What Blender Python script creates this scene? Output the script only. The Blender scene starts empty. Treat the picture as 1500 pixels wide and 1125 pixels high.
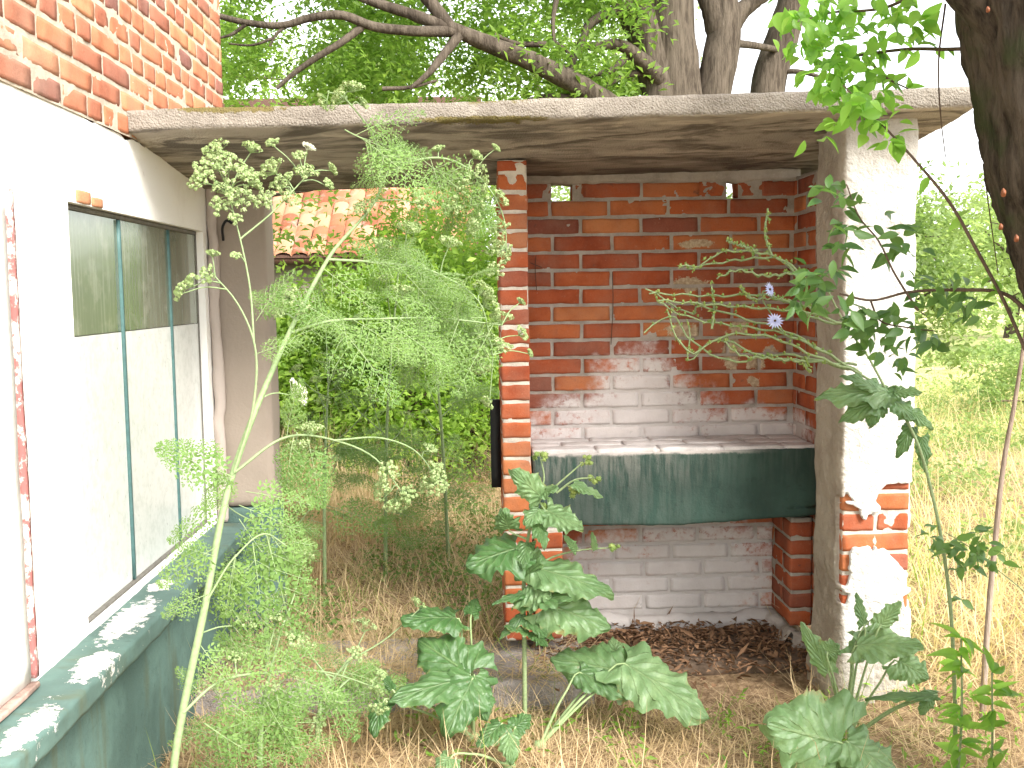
import bpy, math, random
import numpy as np
from mathutils import Vector

random.seed(7)
RNG = np.random.default_rng(11)
SC = bpy.context.scene
COL = SC.collection
FL = -0.035                      # floor level of the paved strip
UP = np.array([0., 0., 1.])

# ------------------------------------------------------------------ camera model
FPX = 1600.
YAW, PIT, ROL, CAMH = math.radians(1.71), math.radians(4.82), .016, 1.46
FW = np.array([math.sin(YAW)*math.cos(PIT), math.cos(YAW)*math.cos(PIT), -math.sin(PIT)])
_r0 = np.array([math.cos(YAW), -math.sin(YAW), 0.]); _u0 = np.cross(_r0, FW)
CR = _r0*math.cos(ROL)-_u0*math.sin(ROL); CU = _u0*math.cos(ROL)+_r0*math.sin(ROL)
CAM = np.array([0., 0., CAMH])


def at(x, y, D):
    """the point of the place that the photograph shows at pixel x, y, at the depth D along the house wall"""
    d = FW+CR*(x-750)/FPX-CU*(y-562.5)/FPX
    return d*(D/d[1])+CAM


def ats(pts):
    return np.array([at(*p) for p in pts])


# ------------------------------------------------------------------ numpy noise
def _hash(i, j, k, seed):
    h = (i*374761393+j*668265263+k*2147483647+seed*974711) & 0xffffffff
    h = ((h ^ (h >> 13))*1274126177) & 0xffffffff
    return ((h ^ (h >> 16)) & 0xffff)/65535.


def vn(P, scale=1., seed=0):
    """value noise in -1..1"""
    P = np.asarray(P, float)*scale
    I = np.floor(P).astype(np.int64); f = P-I; f = f*f*(3-2*f)
    r = 0
    for a in (0, 1):
        for b in (0, 1):
            for c in (0, 1):
                w = (f[:, 0] if a else 1-f[:, 0])*(f[:, 1] if b else 1-f[:, 1])*(f[:, 2] if c else 1-f[:, 2])
                r = r+w*_hash(I[:, 0]+a, I[:, 1]+b, I[:, 2]+c, seed)
    return r*2-1


def fbm(P, scale, seed=0, o=3):
    return sum(vn(P, scale*2**k, seed+k*17)*.5**k for k in range(o))/1.75


def nrm(v):
    v = np.asarray(v, float)
    return v/np.maximum(np.linalg.norm(v, axis=-1, keepdims=True), 1e-9)


# ------------------------------------------------------------------ objects
def empty(name, loc, label, cat, group=None):
    o = bpy.data.objects.new(name, None); COL.objects.link(o)
    o.location = loc; o.empty_display_size = .2
    o['label'] = label; o['category'] = cat
    if group: o['group'] = group
    return o


def tag(o, label, cat=None, kind=None, group=None):
    o['label'] = label
    if cat: o['category'] = cat
    if kind: o['kind'] = kind
    if group: o['group'] = group
    return o


def ploc(o):
    v = Vector((0, 0, 0))
    while o is not None:
        v = v+o.location; o = o.parent
    return np.array(v)


class MB:
    """collects vertices and faces and links them as one mesh object"""
    def __init__(s): s.V, s.F, s.T, s.U, s.n = [], [], [], [], 0

    def add(s, V, F, tint=None, uv=None):
        V = np.asarray(V, float); F = np.asarray(F, np.int64)
        if len(V) == 0: return s
        s.V.append(V); s.F.append(F+s.n)
        t = np.full(len(V), random.random()) if tint is None else np.broadcast_to(np.asarray(tint, float), (len(V),))
        s.T.append(t); s.U.append(np.zeros((len(V), 2)) if uv is None else np.asarray(uv, float)); s.n += len(V)
        return s

    def build(s, name, mat, parent=None, smooth=True):
        V = np.concatenate(s.V)
        if parent is not None: V = V-ploc(parent)
        me = bpy.data.meshes.new(name)
        me.vertices.add(len(V)); me.vertices.foreach_set('co', V.astype(np.float32).ravel())
        tot = np.concatenate([np.full(len(f), f.shape[1]) for f in s.F]); loops = np.concatenate([f.ravel() for f in s.F])
        me.loops.add(len(loops)); me.loops.foreach_set('vertex_index', loops.astype(np.int32))
        me.polygons.add(len(tot)); st = np.concatenate([[0], np.cumsum(tot)[:-1]])
        me.polygons.foreach_set('loop_start', st.astype(np.int32)); me.polygons.foreach_set('loop_total', tot.astype(np.int32))
        me.polygons.foreach_set('use_smooth', np.full(len(tot), smooth))
        a = me.attributes.new('tint', 'FLOAT', 'POINT'); a.data.foreach_set('value', np.concatenate(s.T).astype(np.float32))
        U = np.concatenate(s.U); a = me.attributes.new('uvp', 'FLOAT_VECTOR', 'POINT')
        a.data.foreach_set('vector', np.column_stack([U, np.zeros(len(U))]).astype(np.float32).ravel())
        me.update(calc_edges=True); me.validate()
        o = bpy.data.objects.new(name, me); COL.objects.link(o)
        me.materials.append(mat)
        if parent is not None: o.parent = parent
        return o


# ------------------------------------------------------------------ shapes
def grid_faces(nu, nv):
    i = np.arange(nu-1)[:, None]*nv+np.arange(nv-1)[None, :]; i = i.ravel()
    return np.column_stack([i, i+nv, i+nv+1, i+1])


def weld(V, F):
    key = np.round(V, 6); u, inv = np.unique(key, axis=0, return_inverse=True)
    inv = inv.ravel(); W = np.zeros((len(u), 3)); W[inv] = V
    return W, inv[F]


def box_grid(b, res):
    """closed box with a grid on every face; b = x0,x1,y0,y1,z0,z1"""
    x0, x1, y0, y1, z0, z1 = b
    res = res if hasattr(res, '__len__') else (res,)*3
    L = [np.linspace(p, q, max(2, int(round((q-p)/r))+1)) for (p, q, r) in ((x0, x1, res[0]), (y0, y1, res[1]), (z0, z1, res[2]))]
    V, F, n = [], [], 0
    for ax in range(3):
        a, c = [(1, 2), (2, 0), (0, 1)][ax]
        for side in (0, 1):
            A, Cc = np.meshgrid(L[a], L[c], indexing='ij'); P = np.zeros((A.size, 3))
            P[:, a] = A.ravel(); P[:, c] = Cc.ravel(); P[:, ax] = L[ax][-1] if side else L[ax][0]
            f = grid_faces(len(L[a]), len(L[c]))
            if not side: f = f[:, ::-1]
            V.append(P); F.append(f+n); n += len(P)
    return weld(np.concatenate(V), np.concatenate(F))


def round_box(b, res, r):
    """box_grid with edges rounded to radius r"""
    V, F = box_grid(b, res)
    lo = np.array(b[0::2])+r; hi = np.array(b[1::2])-r
    m = (lo+hi)/2; lo = np.minimum(lo, m); hi = np.maximum(hi, m)
    Q = np.clip(V, lo, hi); d = V-Q; l = np.linalg.norm(d, axis=1, keepdims=True)
    return np.where(l > 1e-9, Q+d/np.maximum(l, 1e-9)*np.minimum(l, r), V), F


def rough(V, amp, scale, seed=0):
    return V+np.column_stack([fbm(V+[13.1*k, 7.7*k, 3.3*k], scale, seed+k) for k in range(3)])*amp


def tube(path, rad, sides=8, bark=0., cap=True):
    P = np.asarray(path, float); n = len(P)
    R = np.interp(np.linspace(0, 1, n), np.linspace(0, 1, len(rad)), rad) if hasattr(rad, '__len__') else np.full(n, rad)
    T = nrm(np.gradient(P, axis=0))
    a = np.array([1., 0, 0]) if abs(T[0][0]) < .8 else np.array([0, 1., 0])
    Ns = []; nv = nrm(np.cross(T[0], a))
    for t in T:
        nv = nrm(nv-t*np.dot(nv, t)); Ns.append(nv)
    Ns = np.array(Ns); B = np.cross(T, Ns)
    th = np.linspace(0, 2*math.pi, sides, endpoint=False)
    V = P[:, None]+(Ns[:, None]*np.cos(th)[None, :, None]+B[:, None]*np.sin(th)[None, :, None])*R[:, None, None]
    V = V.reshape(-1, 3)
    if bark:
        rep = np.repeat(R, sides)[:, None]; C = np.repeat(P, sides, 0); d = (V-C)/np.maximum(rep, 1e-6)
        st = V*np.array([1, 1, .22])
        V = V+d*rep*bark*(fbm(st, 2.2/max(R[0], .02), 3)+.7*(1-2*np.abs(fbm(st, 5./max(R[0], .02), 9))))[:, None]
    i = np.arange(n-1)[:, None]*sides; j = np.arange(sides)[None, :]; k = (j+1) % sides
    F = np.stack([i+j, i+k, i+sides+k, i+sides+j], -1).reshape(-1, 4)
    return V, F


def spline(pts, n):
    P = np.asarray(pts, float)
    if len(P) == 2:
        return P[0]+(P[1]-P[0])*np.linspace(0, 1, n)[:, None]
    d = np.concatenate([[0], np.cumsum(np.linalg.norm(np.diff(P, axis=0), axis=1))]); d /= d[-1]
    m = np.gradient(P, d, axis=0)
    t = np.linspace(0, 1, n); k = np.clip(np.searchsorted(d, t, 'right')-1, 0, len(P)-2)
    h = (d[k+1]-d[k]); s = ((t-d[k])/h)[:, None]; h = h[:, None]
    return (2*s**3-3*s**2+1)*P[k]+(s**3-2*s**2+s)*h*m[k]+(-2*s**3+3*s**2)*P[k+1]+(s**3-s**2)*h*m[k+1]


def frame(D, N):
    D = nrm(D); S = nrm(np.cross(D, N)); N = np.cross(S, D)
    return S, D, N


def cards(mb, P, D, N, L, W, fold=.25, tint=None):
    """many small folded leaves: two triangles each"""
    n = len(P)
    if n == 0: return
    S, D, N = frame(D, N); L = np.broadcast_to(L, (n,))[:, None]; W = np.broadcast_to(W, (n,))[:, None]
    mid = P+D*L*.45
    V = np.stack([P, mid+S*W*.5+N*W*fold, P+D*L-N*L*.08, mid-S*W*.5+N*W*fold], 1).reshape(-1, 3)
    i = np.arange(n)*4
    F = np.concatenate([np.column_stack([i, i+1, i+2]), np.column_stack([i, i+2, i+3])])
    t = RNG.random(n) if tint is None else np.broadcast_to(tint, (n,))
    mb.add(V, F, np.repeat(t, 4))


_T6 = np.array([0, .14, .36, .6, .82, 1.]); _W6 = np.array([.04, .62, 1., .86, .45, .02])


def blades_leaf(mb, P, D, N, L, W, droop=.25, fold=.18, tint=None):
    """near leaves: midrib and two edges at six stations"""
    n = len(P)
    if n == 0: return
    S, D, N = frame(D, N); L = np.broadcast_to(L, (n,)); W = np.broadcast_to(W, (n,))
    Vs = []
    for k, (t, w) in enumerate(zip(_T6, _W6)):
        c = P+D*(L*t)[:, None]-N*(L*droop*t*t)[:, None]
        e = S*(W*.5*w)[:, None]; up = N*(W*fold*w)[:, None]
        Vs += [c-e+up, c, c+e+up]
    V = np.stack(Vs, 1).reshape(-1, 3)
    q = []
    for k in range(5):
        a = k*3
        q += [[a, a+1, a+4, a+3], [a+1, a+2, a+5, a+4]]
    F = (np.arange(n)[:, None, None]*18+np.array(q)[None]).reshape(-1, 4)
    u = np.tile(np.column_stack([np.tile([-1., 0, 1], 6), np.repeat(_T6, 3)]), (n, 1))
    t = RNG.random(n) if tint is None else np.broadcast_to(tint, (n,))
    mb.add(V, F, np.repeat(t, 18), u)


def grass(mb, P, L, W, lean, az, curl, tint=None):
    """grass blades: three-segment strips that bend over"""
    n = len(P); out = []
    h = np.column_stack([np.cos(az), np.sin(az), np.zeros(n)]); s = np.column_stack([-np.sin(az), np.cos(az), np.zeros(n)])
    ang = lean.copy(); p = P.copy()
    st = []
    for k in range(4):
        st.append(p.copy())
        p = p+(h*np.sin(ang)[:, None]+UP*np.cos(ang)[:, None])*(L/3)[:, None]; ang = ang+curl
    for k, w in enumerate((1, .85, .6)):
        e = s*(W*w*.5)[:, None]; out += [st[k]-e, st[k]+e]
    out.append(st[3])
    V = np.stack(out, 1).reshape(-1, 3); i = np.arange(n)*7
    t = RNG.random(n) if tint is None else tint
    F4 = np.concatenate([np.column_stack([i, i+1, i+3, i+2]), np.column_stack([i+2, i+3, i+5, i+4])])
    m0 = mb.n
    mb.add(V, F4, np.repeat(t, 7))
    F3 = np.column_stack([i+4, i+5, i+6])+m0
    mb.F.append(F3)


# ------------------------------------------------------------------ materials
class Mat:
    def __init__(s, name):
        s.m = bpy.data.materials.new(name); s.m.use_nodes = True; s.t = s.m.node_tree; s.t.nodes.clear()
        s.out = s.t.nodes.new('ShaderNodeOutputMaterial'); s._p = None

    def n(s, typ, **kw):
        nd = s.t.nodes.new('ShaderNode'+typ)
        for k, v in kw.items(): setattr(nd, k, v)
        return nd

    def put(s, sock, v):
        if isinstance(v, bpy.types.NodeSocket): s.t.links.new(v, sock)
        elif v is not None:
            if hasattr(v, '__len__') and len(v) == 3 and sock.type == 'RGBA': v = (*v, 1)
            sock.default_value = v

    @property
    def pos(s):
        if s._p is None: s._p = s.n('NewGeometry').outputs['Position']
        return s._p

    def math(s, op, a, b=None, c=None, clamp=False):
        nd = s.n('Math', operation=op, use_clamp=clamp); s.put(nd.inputs[0], a); s.put(nd.inputs[1], b)
        if c is not None: s.put(nd.inputs[2], c)
        return nd.outputs[0]

    def vmath(s, op, a, b=None):
        nd = s.n('VectorMath', operation=op); s.put(nd.inputs[0], a); s.put(nd.inputs[1], b)
        return nd.outputs['Value'] if op in ('LENGTH', 'DISTANCE', 'DOT_PRODUCT') else nd.outputs[0]

    def noise(s, scale, detail=4, rough=.55, vec=None, dist=0., color=False):
        nd = s.n('TexNoise'); s.put(nd.inputs['Vector'], vec if vec is not None else s.pos)
        nd.inputs['Scale'].default_value = scale; nd.inputs['Detail'].default_value = detail
        nd.inputs['Roughness'].default_value = rough; nd.inputs['Distortion'].default_value = dist
        return nd.outputs['Color' if color else 'Fac']

    def vor(s, scale, vec=None, feature='F1'):
        nd = s.n('TexVoronoi', feature=feature); s.put(nd.inputs['Vector'], vec if vec is not None else s.pos)
        nd.inputs['Scale'].default_value = scale
        return nd.outputs['Distance']

    def scl(s, v3, vec=None):
        return s.vmath('MULTIPLY', vec if vec is not None else s.pos, v3)

    def ramp(s, fac, stops, interp='LINEAR'):
        nd = s.n('ValToRGB'); s.put(nd.inputs[0], fac); r = nd.color_ramp; r.interpolation = interp
        while len(r.elements) < len(stops): r.elements.new(.5)
        for e, (p, c) in zip(r.elements, stops):
            e.position = p; e.color = (*c, 1) if hasattr(c, '__len__') else (c, c, c, 1)
        return nd.outputs[0]

    def step(s, v, lo, hi):
        nd = s.n('MapRange', interpolation_type='SMOOTHSTEP'); s.put(nd.inputs[0], v)
        s.put(nd.inputs[1], lo); s.put(nd.inputs[2], hi)
        return nd.outputs[0]

    def mix(s, f, a, b, mode='MIX'):
        nd = s.n('MixRGB', blend_type=mode); s.put(nd.inputs[0], f); s.put(nd.inputs[1], a); s.put(nd.inputs[2], b)
        return nd.outputs[0]

    def attr(s, name, out='Fac'):
        return s.n('Attribute', attribute_name=name).outputs[out]

    def sep(s, v):
        return s.n('SeparateXYZ'), v

    def xyz(s, v=None):
        nd = s.n('SeparateXYZ'); s.put(nd.inputs[0], v if v is not None else s.pos); return nd.outputs

    def ell(s, c, r, soft=1.):
        """1 at the centre of an ellipsoid falling to 0 at its surface"""
        d = s.vmath('LENGTH', s.vmath('DIVIDE', s.vmath('SUBTRACT', s.pos, c), r))
        return s.math('SUBTRACT', 1, d)

    def ells(s, lst):
        v = None
        for c, r in lst:
            e = s.ell(c, r); v = e if v is None else s.math('MAXIMUM', v, e)
        return v

    def bump(s, h, strength=.5, dist=.01, nrm_=None):
        nd = s.n('Bump'); s.put(nd.inputs['Height'], h); nd.inputs['Strength'].default_value = strength
        nd.inputs['Distance'].default_value = dist
        if nrm_ is not None: s.put(nd.inputs['Normal'], nrm_)
        return nd.outputs[0]

    def pbr(s, col, rough=.9, bump=None, spec=.3):
        b = s.n('BsdfPrincipled'); s.put(b.inputs['Base Color'], col); s.put(b.inputs['Roughness'], rough)
        b.inputs['Specular IOR Level'].default_value = spec
        if bump is not None: s.put(b.inputs['Normal'], bump)
        s.t.links.new(b.outputs[0], s.out.inputs[0])
        return s.m

    def leafy(s, col, tcol, rough=.5, spec=.3, trans=.45, bump=None):
        b = s.n('BsdfPrincipled'); s.put(b.inputs['Base Color'], col); s.put(b.inputs['Roughness'], rough)
        b.inputs['Specular IOR Level'].default_value = spec
        if bump is not None: s.put(b.inputs['Normal'], bump)
        t = s.n('BsdfTranslucent'); s.put(t.inputs[0], tcol)
        x = s.n('MixShader'); x.inputs[0].default_value = trans
        s.t.links.new(b.outputs[0], x.inputs[1]); s.t.links.new(t.outputs[0], x.inputs[2])
        s.t.links.new(x.outputs[0], s.out.inputs[0])
        return s.m


def leaf_mat(name, lo, hi, trans=.4, rough=.5, spec=.3, tboost=1.6, yellow=None):
    m = Mat(name); t = m.attr('tint')
    big = m.noise(.9, 2)
    f = m.math('ADD', m.math('MULTIPLY', t, .65), m.math('MULTIPLY', big, .45))
    c = m.ramp(f, [(.1, lo), (.9, hi)])
    if yellow is not None: c = m.mix(m.step(t, .93, .97), c, yellow)
    tc = m.mix(1, c, (tboost*1.05, tboost*1.1, tboost*.7), 'MULTIPLY')
    return m.leafy(c, tc, rough, spec, trans)


def brick_mat(name, wash=None, pale=0., bright=1.0, cream=None):
    m = Mat(name); t = m.attr('tint'); n1 = m.noise(9, 5); n2 = m.noise(70, 4, .65); n3 = m.noise(2.1, 3)
    k = bright
    c = m.ramp(t, [(0, (.23*k, .08*k, .055*k)), (.1, (.31*k, .08*k, .038*k)), (.4, (.37*k, .088*k, .034*k)), (.72, (.44*k, .125*k, .045*k)), (1, (.47*k, .185*k, .075*k))])
    if pale: c = m.mix(pale, c, m.ramp(t, [(0, (.20, .12, .11)), (.12, (.36, .18, .12)), (.5, (.45, .225, .13)), (1, (.52, .30, .18))]))
    c = m.mix(m.step(n1, .4, .75), c, m.mix(1, c, (.72, .62, .6), 'MULTIPLY'))
    c = m.mix(m.math('MULTIPLY', m.step(n2, .55, .8), .5), c, (.40*k, .20*k, .12*k))
    c = m.mix(m.math('MULTIPLY', m.step(n3, .58, .8), .28), c, (.33, .25, .2))
    c = m.mix(m.math('MULTIPLY', m.step(m.noise(23, 3), .66, .8), .6), c, (.10, .06, .05))
    c = m.mix(m.math('MULTIPLY', m.step(m.noise(4.3, 6, .7), .40, .72), .38), c, (.24, .15, .11))
    c = m.mix(m.math('MULTIPLY', m.step(m.noise(160, 3, .7), .5, .75), .35), c, m.mix(1, c, (.5, .45, .45), 'MULTIPLY'))
    if wash is not None:
        w = m.math('ADD', m.ells(wash), m.math('MULTIPLY', m.math('SUBTRACT', m.noise(9, 5, .65), .5), 1.0))
        f = m.math('MULTIPLY', m.step(w, -.02, .34), m.math('MAXIMUM', m.step(m.noise(34, 4, .7), .25, .52), m.step(w, .25, .55)))
        c = m.mix(m.math('MULTIPLY', f, .9), c, m.mix(m.noise(14, 3), (.50, .47, .455), (.68, .65, .63)))
    if cream is not None:
        w = m.math('ADD', m.ells(cream), m.math('MULTIPLY', m.math('SUBTRACT', m.noise(26, 7, .78), .5), 2.2))
        c = m.mix(m.math('MULTIPLY', m.step(w, .12, .2), .9), c, m.mix(m.step(m.noise(60, 4), .35, .65), (.33, .26, .17), (.52, .44, .31)))
    h = m.math('ADD', m.noise(110, 5, .7), m.math('MULTIPLY', n1, .8))
    return m.pbr(c, .93, m.bump(h, .55, .004), .15)


def mortar_mat(name, col=(.40, .36, .31), wash=None):
    m = Mat(name); n1 = m.noise(12, 5, .6); n2 = m.noise(120, 4, .7)
    c = m.mix(m.step(n1, .35, .7), col, tuple(x*.72 for x in col))
    c = m.mix(m.math('MULTIPLY', m.step(n2, .5, .8), .5), c, tuple(min(1, x*1.35) for x in col))
    if wash is not None:
        w = m.math('ADD', m.ells(wash), m.math('MULTIPLY', m.math('SUBTRACT', m.noise(7, 5, .6), .5), .9))
        c = m.mix(m.math('MULTIPLY', m.step(w, 0, .3), .85), c, (.52, .48, .46))
    return m.pbr(c, .95, m.bump(m.math('ADD', n2, n1), .6, .005), .1)


def concrete_mat(name, a=(.34, .29, .23), b=(.2, .165, .13), pale=(.5, .45, .38), swirl=False, moss=False):
    m = Mat(name); x, y, z = m.xyz()
    n1 = m.noise(5, 6, .62, dist=.6); n2 = m.noise(95, 5, .75); sp = m.vor(140)
    c = m.mix(m.step(n1, .36, .66), a, b)
    c = m.mix(m.math('MULTIPLY', m.step(n2, .52, .72), .5), c, pale)
    c = m.mix(m.math('MULTIPLY', m.step(m.noise(75, 3, .7), .62, .7), .75), c, (.12, .10, .08))
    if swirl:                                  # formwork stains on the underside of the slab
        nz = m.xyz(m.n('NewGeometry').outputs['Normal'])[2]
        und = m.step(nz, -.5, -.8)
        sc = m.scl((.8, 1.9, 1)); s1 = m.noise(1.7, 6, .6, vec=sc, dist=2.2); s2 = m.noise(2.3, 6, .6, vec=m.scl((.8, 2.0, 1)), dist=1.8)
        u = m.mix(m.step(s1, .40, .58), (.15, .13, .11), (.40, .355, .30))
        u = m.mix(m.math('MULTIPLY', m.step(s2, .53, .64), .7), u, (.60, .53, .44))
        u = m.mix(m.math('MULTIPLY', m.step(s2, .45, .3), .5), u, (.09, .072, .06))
        u = m.mix(m.step(y, 4.35, 4.8), u, m.mix(.45, u, (.06, .048, .04)))   # darker towards the back edge
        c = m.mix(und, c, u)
    if moss:
        e = m.ells([((.03, 3.8, 2.14), (.30, .2, .05)), ((-.3, 3.8, 2.14), (.2, .2, .03)), ((.02, 3.8, 2.05), (.35, .1, .02)), ((-.85, 3.8, 2.1), (.3, .1, .03)), ((.7, 3.8, 2.15), (.25, .1, .02))])
        w = m.math('ADD', e, m.math('MULTIPLY', m.math('SUBTRACT', m.noise(25, 4, .7), .5), 1.4))
        c = m.mix(m.math('MULTIPLY', m.step(w, .25, .5), .85), c, m.mix(m.noise(40, 2), (.12, .08, .02), (.14, .13, .03)))
    return m.pbr(c, .95, m.bump(m.math('ADD', m.math('MULTIPLY', n2, 1.2), m.math('SUBTRACT', n1, sp)), .7, .006), .15)


def plaster_mat(name, col=(.80, .785, .75), stain=(.5, .45, .38), amt=.35):
    m = Mat(name); x, y, z = m.xyz()
    n1 = m.noise(3.2, 6, .62); n2 = m.noise(60, 4, .6)
    c = m.mix(m.math('MULTIPLY', m.step(n1, .5, .78), amt), col, stain)
    c = m.mix(m.math('MULTIPLY', m.step(m.noise(26, 4, .7), .66, .74), .35), c, (.42, .36, .3))
    return m.pbr(c, .9, m.bump(m.math('ADD', n2, m.math('MULTIPLY', n1, 2.)), .35, .006), .2)


def green_paint(name, wear=None, col=(.075, .125, .108), dk=(.035, .065, .057), streak=False, flake_col=(.62, .60, .56)):
    m = Mat(name); n1 = m.noise(4, 5, .6); n2 = m.noise(30, 5, .65)
    c = m.mix(m.step(n1, .35, .68), col, tuple(v*1.45 for v in col))
    c = m.mix(m.math('MULTIPLY', m.step(n2, .55, .75), .5), c, dk)
    if streak:
        x, y, z = m.xyz()
        st = m.noise(1, 5, .65, vec=m.scl((52, 52, 6)), dist=.5); s2 = m.noise(1, 4, .6, vec=m.scl((18, 18, 2.)))
        left = m.step(x, 1.15, .45)
        f = m.math('MULTIPLY', m.step(m.math('ADD', st, m.math('MULTIPLY', s2, .6)), .62, 1.0), m.math('ADD', .12, m.math('MULTIPLY', left, .85)))
        top = m.step(m.math('ADD', z, m.math('MULTIPLY', m.math('SUBTRACT', n2, .5), .1)), .62, .80)
        f = m.math('MULTIPLY', f, m.math('ADD', .16, m.math('MULTIPLY', top, .5)))
        c = m.mix(f, c, (.27, .255, .23))
        lt = m.math('MULTIPLY', m.step(m.math('ADD', z, m.math('MULTIPLY', m.math('SUBTRACT', n2, .5), .03)), .781, .795), m.step(x, 1.25, .9))
        c = m.mix(lt, c, (.42, .38, .35))
    else:
        st = m.noise(1, 4, .6, vec=m.scl((3, 9, 1.6)))
        c = m.mix(m.math('MULTIPLY', m.step(st, .52, .72), .7), c, (.085, .10, .06))
    if wear is not None:
        w = m.math('ADD', m.ells(wear), m.math('MULTIPLY', m.math('SUBTRACT', m.noise(22, 7, .78), .5), 2.6))
        w = m.math('MAXIMUM', m.step(w, .27, .31), m.step(m.noise(42, 4, .7), .70, .715))
        c = m.mix(w, c, m.mix(m.noise(50, 3), flake_col, tuple(v*.8 for v in flake_col)))
        h = m.math('MULTIPLY', w, -1.)
        return m.pbr(c, .72, m.bump(m.math('ADD', h, m.math('MULTIPLY', n2, .6)), .5, .003), .35)
    return m.pbr(c, .88, m.bump(m.math('ADD', n2, m.noise(90, 4, .7)), .6, .005), .2)


def bark_mat(name, a=(.045, .035, .026), b=(.125, .102, .078), moss=None):
    m = Mat(name)
    sc = m.scl((1, 1, .16)); n1 = m.noise(38, 6, .7, vec=sc); n2 = m.noise(11, 4, .6, vec=sc)
    f = m.math('ADD', m.math('MULTIPLY', n1, .6), m.math('MULTIPLY', n2, .4))
    c = m.mix(m.step(f, .36, .62), a, b)
    if moss: c = m.mix(m.math('MULTIPLY', m.step(m.noise(6, 4), .5, .68), .7), c, moss)
    return m.pbr(c, .95, m.bump(f, .9, .03), .1)


def plain(name, col, rough=.8, var=.25, scale=40, spec=.3):
    m = Mat(name); n = m.noise(scale, 4, .65)
    c = m.mix(m.step(n, .35, .7), col, tuple(v*(1-var) for v in col))
    return m.pbr(c, rough, m.bump(n, .3, .003), spec)


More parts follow.
